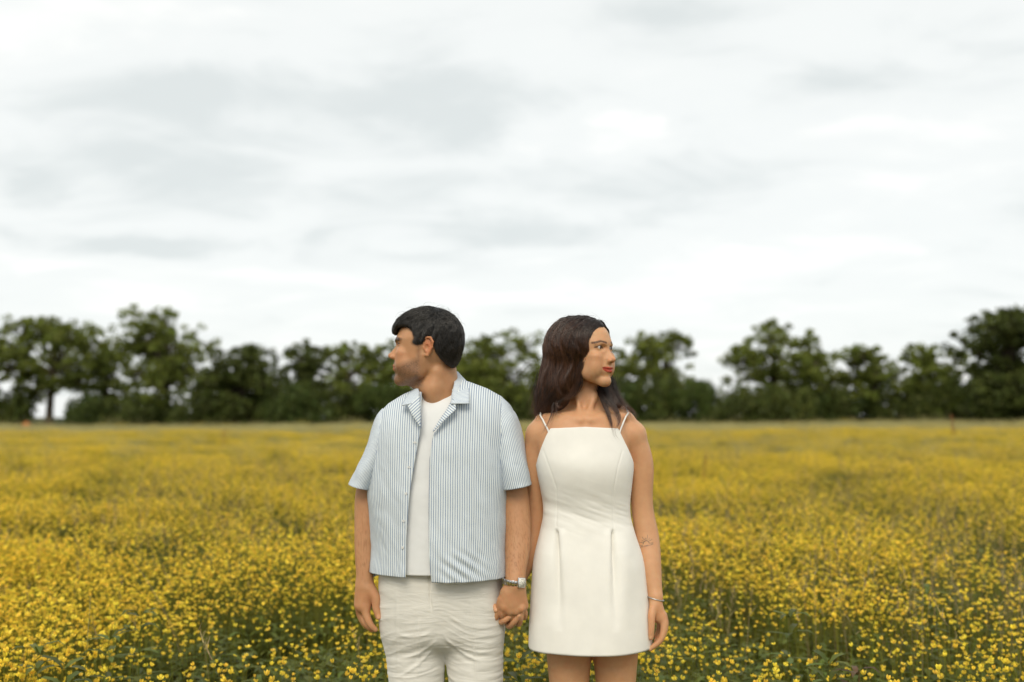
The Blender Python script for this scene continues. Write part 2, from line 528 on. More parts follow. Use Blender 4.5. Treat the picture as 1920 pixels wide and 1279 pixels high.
    # lips
    if male:
        both(cap, [(9.9, 2.4, 5.85), (11.0, 0.9, 6.2)], 0.18, 0.30, 0.35); cap((10.95, -0.9, 6.2), (10.95, 0.9, 6.2), 0.32, 0.32, 0.3)
        both(cap, [(9.9, 2.3, 5.6), (10.85, 0.9, 5.15)], 0.18, 0.36, 0.35); cap((10.75, -0.9, 5.1), (10.75, 0.9, 5.1), 0.40, 0.40, 0.4)
        both(cap, [(10.4, 2.5, 5.8), (11.45, 0.6, 5.75)], 0.10, 0.13, 0.2, 'sub'); cap((11.5, -0.7, 5.72), (11.5, 0.7, 5.72), 0.13, 0.13, 0.2, 'sub')
    else:
        both(cap, [(9.2, 3.0, 6.2), (10.6, 0.9, 6.15)], 0.16, 0.34, 0.3); cap((10.65, -0.9, 6.15), (10.65, 0.9, 6.15), 0.34, 0.34, 0.3)
        both(cap, [(9.15, 2.85, 6.0), (10.45, 0.9, 5.05)], 0.18, 0.42, 0.3); cap((10.5, -0.9, 5.0), (10.5, 0.9, 5.0), 0.44, 0.44, 0.35)
        both(cap, [(9.7, 3.05, 6.12), (10.95, 0.6, 5.62)], 0.10, 0.12, 0.2, 'sub'); cap((11.0, -0.7, 5.62), (11.0, 0.7, 5.62), 0.12, 0.12, 0.2, 'sub')
    # lids around the eyeballs, opened by an almond shaped cut
    both(lambda a, *r: ell(a, *r), [(EYF, 3.15, 13.05)], (1.33, 1.45, 1.33), 0.35)
    both(lambda a, *r: ell(a, *r), [(EYF + 1.38, 3.2, 13.02)], (1.0, 1.30, 0.40 if male else 0.55), 0.10, 'sub')
    # ears
    for sg in (-1, 1):
        P = [(0.3, 7.2, 12.2), (0.25, 7.5, 13.7), (-0.6, 7.9, 14.7), (-1.9, 8.3, 14.5), (-2.6, 8.5, 13.2), (-2.3, 8.2, 11.5), (-1.5, 7.8, 10.2), (-0.8, 7.5, 9.1), (-0.1, 7.2, 9.2)]
        R2 = [0.30, 0.34, 0.36, 0.36, 0.36, 0.32, 0.36, 0.50, 0.40]
        ell((-1.1, sg * 7.55, 11.7), (1.35, 0.42, 2.6), 0.4)
        for i in range(len(P) - 1):
            a, b = P[i], P[i + 1]
            cap((a[0], a[1] * sg, a[2]), (b[0], b[1] * sg, b[2]), R2[i], R2[i + 1], 0.25)
        ell((-0.6, sg * 8.2, 11.5), (0.8, 0.75, 1.15), 0.2, 'sub')
        ell((-0.9, sg * 8.35, 13.3), (0.8, 0.5, 0.75), 0.2, 'sub')
        cap((0.35, sg * 7.4, 11.6), (0.2, sg * 7.5, 11.0), 0.34, 0.3, 0.2)

def eyeball(fr, sg, parent, look=(1.0, 0.0, 0.0)):
    """white ball with a coloured iris disc and pupil"""
    c = fr.w(EYF, sg * 3.15, 13.05); r = 1.22 * fr.k
    d = np.array(look, float); d /= np.linalg.norm(d)
    ax = d[0] * fr.f + d[1] * fr.s + d[2] * fr.u
    t1 = np.cross(ax, fr.u); t1 /= np.linalg.norm(t1); t2 = np.cross(ax, t1)
    V, F, M = [], [], []
    rings = [0.0, 0.18, 0.24, 0.50, 0.56, 0.8, 1.1, 1.5, 1.9, 2.4, 3.0]; ns = 20
    for i, a in enumerate(rings):
        for j in range(ns):
            b = 2 * math.pi * j / ns
            V.append(c + r * (math.cos(a) * ax + math.sin(a) * (math.cos(b) * t1 + math.sin(b) * t2)))
    for i in range(len(rings) - 1):
        for j in range(ns):
            F.append((i * ns + j, i * ns + (j + 1) % ns, (i + 1) * ns + (j + 1) % ns, (i + 1) * ns + j))
            M.append(2 if i < 2 else (1 if i < 4 else 0))
    me = mesh_np('eye', V, np.array(F), mats=M)
    return link('eye', me, [M_EYE, M_IRIS, M_PUPIL], parent)

M_EYE = simple_mat('eye_white', (0.50, 0.46, 0.42), 0.15)
M_IRIS = simple_mat('iris', (0.09, 0.05, 0.03), 0.12)
M_PUPIL = simple_mat('pupil', (0.01, 0.01, 0.01), 0.08)

# ------------------------------------------------------------------ skin material: tint comes from the mesh
def skin_mat(name, base, rough=0.5):
    m, nt, b = new_mat(name)
    at_ = N(nt, 'ShaderNodeAttribute', attribute_name='tint')
    tcn = N(nt, 'ShaderNodeTexCoord')
    n1 = N(nt, 'ShaderNodeTexNoise'); n1.inputs['Scale'].default_value = 60; n1.inputs['Detail'].default_value = 4
    n2 = N(nt, 'ShaderNodeTexNoise'); n2.inputs['Scale'].default_value = 16; n2.inputs['Detail'].default_value = 3
    nt.links.new(tcn.outputs['Object'], n1.inputs['Vector']); nt.links.new(tcn.outputs['Object'], n2.inputs['Vector'])
    mix = N(nt, 'ShaderNodeMixRGB', blend_type='MULTIPLY'); mix.inputs[0].default_value = 1.0
    mix.inputs[1].default_value = (*base, 1)
    nt.links.new(at_.outputs['Color'], mix.inputs[2])
    r1 = N(nt, 'ShaderNodeValToRGB'); r1.color_ramp.elements[0].color = (0.93, 0.87, 0.84, 1); r1.color_ramp.elements[1].color = (1.04, 1.03, 1.02, 1)
    r1.color_ramp.elements[0].position = 0.3; r1.color_ramp.elements[1].position = 0.7
    ad = N(nt, 'ShaderNodeMath', operation='ADD'); md = N(nt, 'ShaderNodeMath', operation='MULTIPLY'); md.inputs[1].default_value = 0.5
    nt.links.new(n1.outputs[0], ad.inputs[0]); nt.links.new(n2.outputs[0], ad.inputs[1]); nt.links.new(ad.outputs[0], md.inputs[0])
    nt.links.new(md.outputs[0], r1.inputs[0])
    mx = N(nt, 'ShaderNodeMixRGB', blend_type='MULTIPLY'); mx.inputs[0].default_value = 1.0
    nt.links.new(mix.outputs[0], mx.inputs[1]); nt.links.new(r1.outputs[0], mx.inputs[2])
    nt.links.new(mx.outputs[0], b.inputs['Base Color'])
    b.inputs['Roughness'].default_value = rough
    b.inputs['Specular IOR Level'].default_value = 0.35
    b.inputs['Subsurface Weight'].default_value = 0.35
    b.inputs['Subsurface Radius'].default_value = (1.0, 0.35, 0.18)
    b.inputs['Subsurface Scale'].default_value = 0.006
    bp = N(nt, 'ShaderNodeBump'); bp.inputs['Strength'].default_value = 0.30; bp.inputs['Distance'].default_value = 0.0014
    n3 = N(nt, 'ShaderNodeTexNoise'); n3.inputs['Detail'].default_value = 4; n3.inputs['Scale'].default_value = 170; nt.links.new(tcn.outputs['Object'], n3.inputs['Vector'])
    nt.links.new(n3.outputs[0], bp.inputs['Height']); nt.links.new(bp.outputs[0], b.inputs['Normal'])
    return m

def gs(x, c, w):
    return np.exp(-((x - c) / w) ** 2)
def seg_mask(f, s, u, pts, w):
    """soft mask around a polyline given in head coordinates (|s| symmetric)"""
    best = np.full(f.shape, 1e9)
    sa = np.abs(s)
    for a, b in zip(pts[:-1], pts[1:]):
        a = np.array(a, float); b = np.array(b, float); ab = b - a
        t = np.clip(((f - a[0]) * ab[0] + (sa - a[1]) * ab[1] + (u - a[2]) * ab[2]) / (ab @ ab), 0, 1)
        d = np.sqrt((f - a[0] - t * ab[0]) ** 2 + (sa - a[1] - t * ab[1]) ** 2 + (u - a[2] - t * ab[2]) ** 2)
        best = np.minimum(best, d)
    return np.clip(1.5 - best / w, 0, 1)

def mulc(T, m, col):
    return T * (1 - m[:, None]) + (T * np.array(col)[None, :]) * m[:, None]

def face_tint(P, fr, male):
    f, s, u = fr.loc(P[:, 0], P[:, 1], P[:, 2])
    T = np.ones((len(P), 3))
    s0, f_all = s, f
    head = (u > -3) & (np.abs(s) < 10) & (f > -12) & (f < 15) & (u < 25)
    # warm cheeks, nose and ears
    T = mulc(T, 0.4 * gs(f, 8.5, 4) * gs(np.abs(s), 4.5, 3) * gs(u, 8.8, 3) * head, (1.04, 0.85, 0.80))
    T = mulc(T, 0.4 * gs(f, 12.5, 1.5) * gs(s, 0, 1.9) * gs(u, 9.2, 1.5) * head, (1.03, 0.86, 0.82))
    T = mulc(T, 0.8 * np.clip((np.abs(s) - 7.35) * 2, 0, 1) * gs(f, -1, 2.4) * gs(u, 12, 3.4) * head, (1.05, 0.66, 0.56))
    # lips
    li = np.clip(1 - (np.abs(s) / (2.6 if male else 3.1)) ** 2, 0, 1) ** 0.5
    if male:
        up = (u > 5.55) & (u < 5.75 + 0.80 * li) & (f > 9.5) & (np.abs(s) < 2.7)
        lo = (u <= 5.75) & (u > 5.72 - 1.15 * li) & (f > 9.5) & (np.abs(s) < 2.7)
        T = mulc(T, (up | lo) * 0.9, (0.92, 0.58, 0.52))
    else:
        uc = u - 0.045 * s * s * (np.abs(s) < 3.2)
        up = (uc > 5.5) & (uc < 5.75 + 0.78 * li) & (f > 8.5) & (np.abs(s) < 3.1)
        lo = (uc <= 5.75) & (uc > 5.75 - 1.2 * li) & (f > 8.5) & (np.abs(s) < 3.1)
        T = mulc(T, (up | lo) * 1.0, (0.72, 0.20, 0.20))
    mouth = gs(u if male else u - 0.045 * s * s, 5.72 if male else 5.68, 0.15) * (np.abs(s) < 2.6) * (f > 9.3)
    T = mulc(T, 0.7 * mouth, (0.45, 0.25, 0.22))
    # brows and lash line
    n = 0.9 + 0.2 * vnoise(np.stack([f, s, u], 1) * 5, 3)
    if male:
        br = seg_mask(f * 0, s, u, [(0, 1.1, 14.15), (0, 2.8, 14.65), (0, 4.9, 14.3)], 0.55) * (f > 5)
    else:
        br = seg_mask(f * 0, s, u, [(0, 1.4, 14.65), (0, 3.4, 15.1), (0, 5.4, 14.5)], 0.34) * (f > 5) * 0.72
    br = np.clip(br * n * 1.5, 0, 1) * (u > 13.5)
    T = mulc(T, br * 0.94, (0.12, 0.11, 0.12))
    la = seg_mask(f * 0, s, u, [(0, 1.8, 12.95), (0, 2.6, 13.42), (0, 3.7, 13.48), (0, 4.7, 13.05)], 0.15 if male else 0.29) * (f > 6)
    T = mulc(T, la * 0.9, (0.14, 0.11, 0.11))
    ll = seg_mask(f * 0, s, u, [(0, 1.9, 12.85), (0, 3.1, 12.55), (0, 4.5, 12.95)], 0.12) * (f > 6)
    T = mulc(T, ll * 0.5, (0.4, 0.3, 0.3))
    # nostril
    T = mulc(T, 0.6 * gs(f, 11.75, 0.55) * gs(np.abs(s), 0.55, 0.35) * gs(u, 8.4 if male else 8.0, 0.35), (0.35, 0.22, 0.18))
    if male:
        n2 = 0.85 + 0.3 * vnoise(np.stack([f, s, u], 1) * 5.5, 9)
        beard = np.clip((8.2 - u + 0.34 * (5.5 - f)) * 0.50, 0, 1) * np.clip((u + 1.6) * 0.7, 0, 1) * np.clip((f - 0.4) * 0.5, 0, 1)
        mo = gs(u, 7.1, 0.75) * (f > 9.2) * np.clip(3.4 - np.abs(s), 0, 1)
        side = np.clip(1 - np.abs(f - 2.0) / 1.3, 0, 1) * (u > 6) * (u < 12.6) * (np.abs(s) > 5) * 0.7
        b_ = np.clip(np.maximum(np.maximum(beard, mo * 0.9), side) * n2, 0, 1) * head * (1 - (up | lo) * 0.8)
        T = mulc(T, b_ * 0.86, (0.30, 0.31, 0.36))
        # short hair round the edge of the cut: temples, sideburns and nape
        dh = poly_sdf(f, u, HAIR_M)
        n3 = .8 + .4 * vnoise(np.stack([f, s, u], 1) * 6, 12)
        e_ = np.clip(1 - dh / 1.0, 0, 1) * np.clip((np.abs(s) - 4.5) / 2, 0, 1) * (f < 5.5) * head * (np.abs(s) < 7.55)
        e_ = np.maximum(e_, np.clip(1 - dh / 1.2, 0, 1) * (f < -4.5) * head)
        T = mulc(T, np.clip(e_ * n3, 0, 1) * .85, (0.12, 0.12, 0.14))
    else:
        for (mf, ms, mu, mr) in ((9.75, 1.95, 3.35, 0.17), (6.4, 5.2, 8.6, 0.08), (8.3, 4.2, 7.6, 0.07)):
            d = np.sqrt((f - mf) ** 2 + (s - (-ms)) ** 2 + (u - mu) ** 2)
            T = mulc(T, np.clip(1.6 - d / mr, 0, 1), (0.25, 0.16, 0.14))
    return T
# ------------------------------------------------------------------ people
SKIN = skin_mat('skin', (0.50, 0.275, 0.145))
def A(px, py, y=0.0):
    return np.array(at(px, py, y))
def pz(py, y=0.0):
    return float(at(960, py, y)[2])
def pxm(px, py, y=0.0):
    return float(at(px, py, y)[0])

class Torso:
    """stack of super-ellipse sections; rows are (photo row, centre column, half width in px, front y, back y)"""
    def __init__(self, rows, n=2.4, sm=0.03):
        self.z = [pz(r[0]) for r in rows]
        self.cx = [pxm(r[1], r[0]) for r in rows]
        self.hw = [r[2] / 590.0 for r in rows]
        self.yf = [r[3] for r in rows]; self.yb = [r[4] for r in rows]; self.n = n; self.sm = sm
    def at(self, z):
        return [table(self.z, q, z, self.sm) for q in (self.cx, self.hw, self.yf, self.yb)]
    def sdf(self, inset):
        def fn(X, Y, Z):
            cx, hw, yf, yb = self.at(Z)
            hw = hw - inset; yf = yf + inset; yb = yb - inset
            x = X - cx
            d0 = np.where(Y < 0, -yf, yb)
            rho = ((np.abs(x) / hw) ** self.n + (np.abs(Y) / d0) ** self.n + 1e-12) ** (1 / self.n)
            return (rho - 1) * np.minimum(hw, d0)
        return fn
    def point(self, z, phi, off=0.0):
        """phi 0 = front centre, +pi/2 = image right side, pi = back"""
        cx, hw, yf, yb = self.at(z)
        s, c = np.sin(phi), np.cos(phi)
        e = 2 / self.n
        x = cx + (hw + off) * np.sign(s) * np.abs(s) ** e
        y = np.where(c > 0, (yf - off), (yb + off)) * np.abs(c) ** e
        return np.stack([x, y, z + 0 * x], -1)

def ring_loft(rings, close=True, caps=(True, True)):
    """rings (m,n,3) -> V, F"""
    R = np.asarray(rings); m, n, _ = R.shape
    V = R.reshape(-1, 3); i = np.arange(m - 1)[:, None]; j = np.arange(n if close else n - 1)[None, :]
    jn = (j + 1) % n
    F = np.stack([i * n + j, i * n + jn, (i + 1) * n + jn, (i + 1) * n + j], -1).reshape(-1, 4)
    return V, F

def grid_uv(m, n):
    j, i = np.meshgrid(np.linspace(0, 1, n), np.linspace(0, 1, m)); return np.stack([j, i], -1).reshape(-1, 2)

def solidify(o, t, off=1.0):
    md = o.modifiers.new('thickness', 'SOLIDIFY'); md.thickness = t; md.offset = off
    return o

# ======================= the woman =======================
W_T = Torso([(735, 1098, 40, -.050, .085), (760, 1098, 58, -.060, .095), (785, 1095, 74, -.070, .102), (803, 1092, 83, -.080, .105), (840, 1093, 88, -.100, .105),
             (870, 1096, 89, -.116, .100), (900, 1097.5, 84.5, -.110, .094), (930, 1099, 79.5, -.093, .088), (959, 1100, 76.5, -.084, .086),
             (985, 1101, 81.5, -.092, .096), (1052, 1102.5, 100, -.120, .125), (1111, 1103, 105, -.135, .145), (1170, 1104, 109, -.148, .16),
             (1209, 1104, 109.5, -.155, .165), (1232, 1104, 109.5, -.159, .168)], 2.4, .05)
W_B = Torso([(735, 1098, 38, -.045, .080), (760, 1098, 56, -.058, .092), (785, 1095, 74, -.070, .102), (803, 1092, 83, -.080, .105), (840, 1093, 88, -.100, .105),
             (870, 1096, 89, -.116, .100), (900, 1097.5, 84.5, -.110, .094), (930, 1099, 79.5, -.093, .088), (959, 1100, 76.5, -.084, .086),
             (985, 1101, 80, -.088, .096), (1052, 1102, 92, -.10, .118), (1111, 1106, 98, -.104, .115), (1170, 1110, 90, -.09, .10), (1195, 1111, 80, -.08, .09)])
woman = empty('person', (pxm(1104, 1200), 0.0, 0.0))
tag(woman, 'woman in a sleeveless white mini dress with long dark brown hair, looking to the side and holding hands', 'person')
woman.rotation_euler = (0, 0, 0)
W_FR = Frame(at(1095, 725.5, 0.0), math.radians(50), math.radians(0), scale=0.925)
def make_woman():
    zc = W_FR.w(0, 0, 11)[2]
    xs = steps((-0.02, 0.155, .0030), (0.155, 0.315, .0015), (0.315, 0.515, .0022))
    xs = steps((-0.09, 0.03, .0020), (0.03, 0.155, .0028), (0.155, 0.335, .0015), (0.335, 0.52, .0021))
    ys = steps((-0.17, 0.13, .0022), (0.13, 0.2, .006))
    zs = steps((-0.01, 0.60, .014), (0.60, 0.69, .006), (0.69, 0.93, .0020), (0.93, 1.38, .005), (1.38, 1.52, .003), (1.52, 1.79, .0015))
    F = Field(xs, ys, zs)
    # torso
    z0, z1 = pz(1180), pz(770)
    bt = W_B.sdf(0.006)
    F.apply((-0.1, -.19, z0 - .03), (0.6, .2, z1 + .03), lambda X, Y, Z: smax(smax(bt(X, Y, Z), Z - z1, 0.04), z0 - Z, 0.04), 0.01)
    # neck
    nb, nt_ = A(1098, 775, .035), A(1099, 700, .030)
    F.cap(nb, nt_, .056, .050, .02)
    # shoulders, trapezius, collar bones
    shR, shL = A(1010, 815, .030), A(1187, 815, .030)
    for sh, sx in ((shR, -1), (shL, 1)):
        F.cap(A(1098 + sx * 14, 735, .045), A(1097 + sx * 76, 787, .035), .030, .028, .03)
        F.ell(sh, (.040, .042, .040), .03)
        F.cap(A(1098 + sx * 9, 788, -.062), A(1098 + sx * 75, 781, .0), .0075, .008, .016)
    # front of the neck: the two muscles that run to the breast bone
    for sx in (-1, 1):
        F.cap(A(1099 + sx * 17, 742, -.012), A(1094 + sx * 5, 784, -.050), .006, .004, .022)
    # chest
    for sx in (-1, 1):
        F.ell(A(1095 + sx * 40, 868, -.058), (.046, .040, .050), .03)
    # left arm (image right)
    ch = [A(1187, 815, .030), A(1203, 870, .030), A(1203, 930, .030), A(1206, 965, .028), A(1214, 1010, .018), A(1220, 1060, -.012), A(1229, 1118, -.045)]
    F.chain(ch, [.0385, .0375, .0350, .0350, .0370, .0330, .0225], .014)
    # right arm (image left), behind the man's arm
    ch = [A(1010, 815, .030), A(1000, 870, .036), A(1000, 930, .044), A(1002, 965, .05), A(995, 1010, .05), A(982, 1060, .015), A(966, 1098, -.018)]
    F.chain(ch, [.0385, .0370, .0345, .0340, .0350, .0300, .0230], .014)
    # legs
    for sx, px in ((-1, 1068), (1, 1155)):
        F.chain([A(px, 1170, .0), A(px - 1, 1235, .0), (A(px, 1300)[0], .0, .47), (A(px, 1300)[0] , .02, .36), (A(px, 1300)[0], .03, .08)],
                [.078, .0685, .048, .050, .034], .015)
        F.cap((A(px, 1300)[0], .02, .04), (A(px, 1300)[0] + .01 * sx, -.11, .03), .035, .028, .02)
    # left hand, hanging: palm turned to the thigh, seen from the thumb side
    def h(x, y, yy): return A(1160 + x / 4.92, 980 + y / 4.92, yy - .032)
    F.chain([h(340, 690, -.015), h(345, 760, -.018), h(370, 860, -.015)], [.0215, .023, .024], .010, flat=((1, 0, 0), .9))
    F.chain([h(325, 760, -.028), h(305, 860, -.040), h(303, 960, -.045), h(300, 1030, -.043), h(299, 1062, -.041)], [.013, .0120, .0098, .0092, .0078], .006)
    F.chain([h(395, 860, -.022), h(418, 940, -.028), h(408, 1030, -.034), h(372, 1100, -.034), h(290, 1166, -.030)], [.015, .0125, .0100, .0092, .0072], .006)
    F.chain([h(405, 860, -.008), h(425, 940, -.006), h(408, 1040, -.010), h(360, 1110, -.012), h(310, 1140, -.012)], [.015, .0122, .0098, .0090, .0072], .006)
    F.chain([h(395, 860, .006), h(405, 950, .012), h(385, 1040, .010), h(345, 1090, .006)], [.014, .0115, .0095, .0075], .006)
    F.chain([h(380, 860, .016), h(380, 950, .026), h(365, 1010, .024), h(342, 1050, .020)], [.012, .0100, .0085, .0068], .006)
    # right hand: behind his, fingers coming up over his knuckles, thumb on the near side
    def g(x, y, yy): return A(880 + x / 9.838, 1060 + y / 9.838, yy - .055)
    F.chain([g(850, 380, .035), g(760, 560, .026), g(760, 760, .024)], [.0225, .028, .030], .010, flat=((0, 1, 0), .6))
    F.chain([g(640, 480, .018), g(500, 560, .002), g(425, 690, -.016), g(460, 770, -.026), g(492, 830, -.030)], [.013, .0118, .0105, .0092, .0080], .005)
    F.chain([g(640, 800, .02), g(570, 960, .008), g(585, 1040, -.010), g(660, 1015, -.030), g(752, 940, -.036)], [.012, .0105, .0100, .0092, .0076], .004)
    F.chain([g(740, 860, .02), g(715, 1060, .008), g(740, 1120, -.008), g(830, 1040, -.030), g(905, 925, -.038)], [.012, .0105, .0100, .0092, .0076], .004)
    F.chain([g(850, 850, .02), g(890, 1030, .008), g(912, 1078, -.006), g(950, 970, -.028), g(965, 840, -.035)], [.012, .0102, .0095, .0088, .0073], .004)
    F.chain([g(940, 820, .02), g(1000, 920, .008), g(1022, 960, -.002), g(1035, 890, -.018), g(1028, 815, -.024)], [.010, .0090, .0082, .0076, .0064], .004)
    build_head(F, W_FR, False)
    # dimples for the nails are coloured below
    P, Q = surface_nets(F)
    P = smooth_verts(P, Q, 1, 0.4)
    T = face_tint(P, W_FR, False)
    hand = (P[:, 2] < pz(1125)) & (P[:, 2] > 0.7)
    T = mulc(T, hand * 0.5 * np.clip(fbm(P * 60, 5) + .4, 0, 1), (1.04, 0.86, 0.80))
    # nails, knuckles
    for c in (h(299, 1066, -.050), h(275, 1176, -.034), g(480, 820, -.040), g(752, 925, -.045), g(902, 905, -.047), g(965, 850, -.043), g(1025, 800, -.031)):
        d = np.linalg.norm((P - c) * np.array([1.15, 0.6, 1.0]), axis=1)
        T = mulc(T, np.clip(1.8 - d / .0060, 0, 1), (1.25, 1.32, 1.45))
    T = mulc(T, np.clip((pz(800) - P[:, 2]) * 8, 0, 1) * 0 + 0.25 * gs(P[:, 0], W_FR.o[0], .12) * gs(P[:, 2], pz(785), .06) * (P[:, 1] < .02), (1.03, 0.88, 0.83))
    T = T * np.array([1.16, 1.19, 1.22])[None, :]
    body = link('body', mesh_np('body', P, Q, colors={'tint': T}), SKIN, woman)
    for sg in (-1, 1):
        eyeball(W_FR, sg, woman, (1.0, 0.22, 0.02))
    return F, P

W_F, W_P = make_woman()

M_MAN = [(735, 832, 52, -.05, .09), (760, 828, 84, -.075, .11), (785, 826, 104, -.095, .12), (830, 825, 112, -.115, .125), (880, 824, 114, -.130, .125), (930, 823, 114, -.138, .125),
         (1000, 823, 112, -.140, .13), (1060, 824, 110, -.135, .13), (1110, 825, 108, -.125, .13)]
M_B = Torso(M_MAN)
man = empty('person', (pxm(826, 1200), 0.0, 0.0))
tag(man, 'dark haired man in an open blue and white striped shirt and cream trousers, shown in profile', 'person')
M_FR = Frame(at(803.2, 722.5, 0.0), math.radians(-94), 0.0)
def make_man():
    xs = steps((-0.52, -0.41, .0021), (-0.41, -0.12, .0016), (-0.12, -0.045, .0030), (-0.045, 0.035, .0019), (0.035, 0.08, .004))
    ys = steps((-0.17, 0.12, .0023), (0.12, 0.2, .006))
    zs = steps((-0.01, 0.70, .016), (0.70, 0.96, .0020), (0.96, 1.22, .004), (1.22, 1.50, .008), (1.50, 1.57, .003), (1.57, 1.82, .0015))
    F = Field(xs, ys, zs)
    z0, z1 = pz(1150), pz(765)
    bt = M_B.sdf(0.035)
    F.apply((-0.6, -.2, z0 - .03), (0.2, .2, z1 + .03), lambda X, Y, Z: smax(smax(bt(X, Y, Z), Z - z1, 0.05), z0 - Z, 0.04), 0.01)
    F.cap(A(826, 760, .03), A(820, 690, .02), .066, .060, .02)
    F.cap(M_FR.w(-3.0, 3.2, 4.0), A(812, 745, -.034), .012, .008, .035)
    F.cap(M_FR.w(-2.5, -5.0, 5.0), A(816, 745, .0), .018, .012, .02)
    F.cap(M_FR.w(5.0, 0, 1.6), A(808, 730, -.030), .022, .022, .03)
    for sx in (-1, 1):
        F.cap(A(826 + sx * 20, 745, .04), A(826 + sx * 85, 780, .03), .035, .03, .03)
    # his left arm (image right)
    ch = [A(925, 800, .02), A(950, 870, .0), A(966, 935, -.01), A(970, 985, -.025), A(970, 1030, -.045), A(967, 1070, -.070), A(966, 1098, -.086)]
    F.chain(ch, [.048, .047, .0425, .0415, .0385, .0320, .0300], .014)
    # his right arm (image left)
    ch = [A(728, 802, .02), A(706, 870, .01), A(688, 930, .0), A(686, 985, -.008), A(684, 1030, -.016), A(684, 1070, -.025), A(684, 1096, -.03)]
    F.chain(ch, [.048, .045, .0365, .0355, .0315, .0275, .0262], .014)
    # hips and legs
    for sx, px in ((-1, 775), (1, 885)):
        x = A(px, 1200)[0]
        F.chain([(x, .0, .82), (x, .0, .50), (x, .02, .40), (x, .03, .10)], [.085, .055, .055, .04], .02)
    # right hand hanging (image left): seen from the back, thumb towards the trousers
    def h(x, y, yy): return A(640 + x / 7.99, 1040 + y / 7.99, yy)
    F.chain([h(345, 440, -.030), h(340, 560, -.032), h(320, 740, -.030)], [.0265, .0285, .0270], .010, flat=((0, 1, 0), .80))
    F.cap(h(400, 520, -.034), h(340, 760, -.036), .020, .020, .012)
    F.chain([h(430, 520, -.038), h(512, 650, -.045), h(520, 790, -.050), h(545, 880, -.052), h(556, 935, -.053)], [.0180, .0150, .0118, .0112, .0092], .007)
    F.chain([h(360, 780, -.040), h(375, 900, -.046), h(410, 1000, -.050), h(455, 1075, -.050), h(508, 1125, -.048)], [.0165, .0125, .0112, .0102, .0082], .006)
    F.chain([h(310, 790, -.022), h(318, 910, -.022), h(355, 1010, -.028), h(410, 1080, -.030), h(460, 1125, -.030)], [.0165, .0125, .0112, .0102, .0084], .006)
    F.chain([h(275, 790, -.006), h(285, 900, -.002), h(320, 990, -.006), h(370, 1060, -.010), h(420, 1100, -.012)], [.0150, .0120, .0105, .0098, .0080], .006)
    F.chain([h(262, 770, .006), h(270, 870, .014), h(300, 940, .012), h(340, 1000, .008)], [.0130, .0105, .0095, .0075], .006)
    # left hand (image right): back of the hand to the camera, fingers going down between hers
    def g(x, y, yy): return A(880 + x / 9.838, 1060 + y / 9.838, yy - .055)
    F.chain([g(848, 360, -.034), g(815, 500, -.036), g(790, 700, -.034)], [.0280, .0300, .0330], .010, flat=((0, 1, 0), .70))
    F.cap(g(900, 520, -.032), g(960, 740, -.026), .024, .022, .014, flat=((0, 1, 0), .75))
    F.cap(g(700, 520, -.036), g(640, 720, -.036), .022, .019, .014, flat=((0, 1, 0), .80))
    for kx, ky in ((655, 790), (750, 850), (855, 850), (960, 800)):
        F.ell(g(kx, ky, -.044), (.0105, .0095, .012), .008)
    F.chain([g(600, 640, -.034), g(555, 790, -.026), g(490, 930, -.020), g(415, 1045, -.020)], [.0150, .0125, .0115, .0088], .005)
    F.chain([g(655, 790, -.036), g(625, 900, -.030), g(640, 980, -.005), g(680, 940, .025)], [.0125, .0112, .0105, .009], .005)
    F.chain([g(750, 850, -.036), g(790, 960, -.026), g(800, 1030, -.004), g(800, 960, .03)], [.0125, .0112, .0105, .009], .005)
    F.chain([g(855, 850, -.034), g(880, 960, -.020), g(880, 1000, .0), g(870, 930, .03)], [.0120, .0108, .0100, .009], .005)
    F.chain([g(960, 800, -.028), g(985, 900, -.016), g(975, 940, .004), g(950, 880, .028)], [.0110, .0098, .0090, .008], .005)
    build_head(F, M_FR, True)
    P, Q = surface_nets(F)
    P = smooth_verts(P, Q, 1, 0.4)
    T = face_tint(P, M_FR, True)
    hand = (P[:, 2] < pz(1100)) & (P[:, 2] > 0.7)
    T = mulc(T, hand * 0.6 * np.clip(fbm(P * 60, 5) + .4, 0, 1), (1.03, 0.86, 0.80))
    for c in (h(560, 935, -.062), g(405, 1045, -.030)):
        d = np.linalg.norm((P - c) * np.array([1.15, 0.6, 1.0]), axis=1)
        T = mulc(T, np.clip(1.8 - d / .0068, 0, 1), (1.4, 1.5, 1.7))
    # hair on the forearms
    fa = np.clip((pz(925) - P[:, 2]) * 10, 0, 1) * np.clip((P[:, 2] - pz(1100)) * 14, 0, 1) * (np.abs(P[:, 0] - pxm(826, 1000)) > .19)
    hn = vnoise(np.stack([P[:, 0] * 380, P[:, 1] * 380, P[:, 2] * 110 + P[:, 0] * 120], 1), 21)
    T = mulc(T, fa * np.clip(hn * 1.6 - .15, 0, 1) * 0.42, (0.5, 0.40, 0.36))
    # small dark tattoo at the inside of the wrist
    c = A(696, 1070, -.045)
    d = np.linalg.norm(P - c, axis=1); n = vnoise(P * 300, 4)
    T = mulc(T, (np.clip(1.6 - d / .008, 0, 1) * (n > -.1)) * .8, (0.25, 0.25, 0.28))
    T = T * np.array([1.03, 1.02, 1.01])[None, :]
    link('body', mesh_np('body', P, Q, colors={'tint': T}), SKIN, man)
    for sg in (-1, 1):
        eyeball(M_FR, sg, man, (1.0, 0.40, -0.05))
make_man()
print('bodies', time.time() - T0)
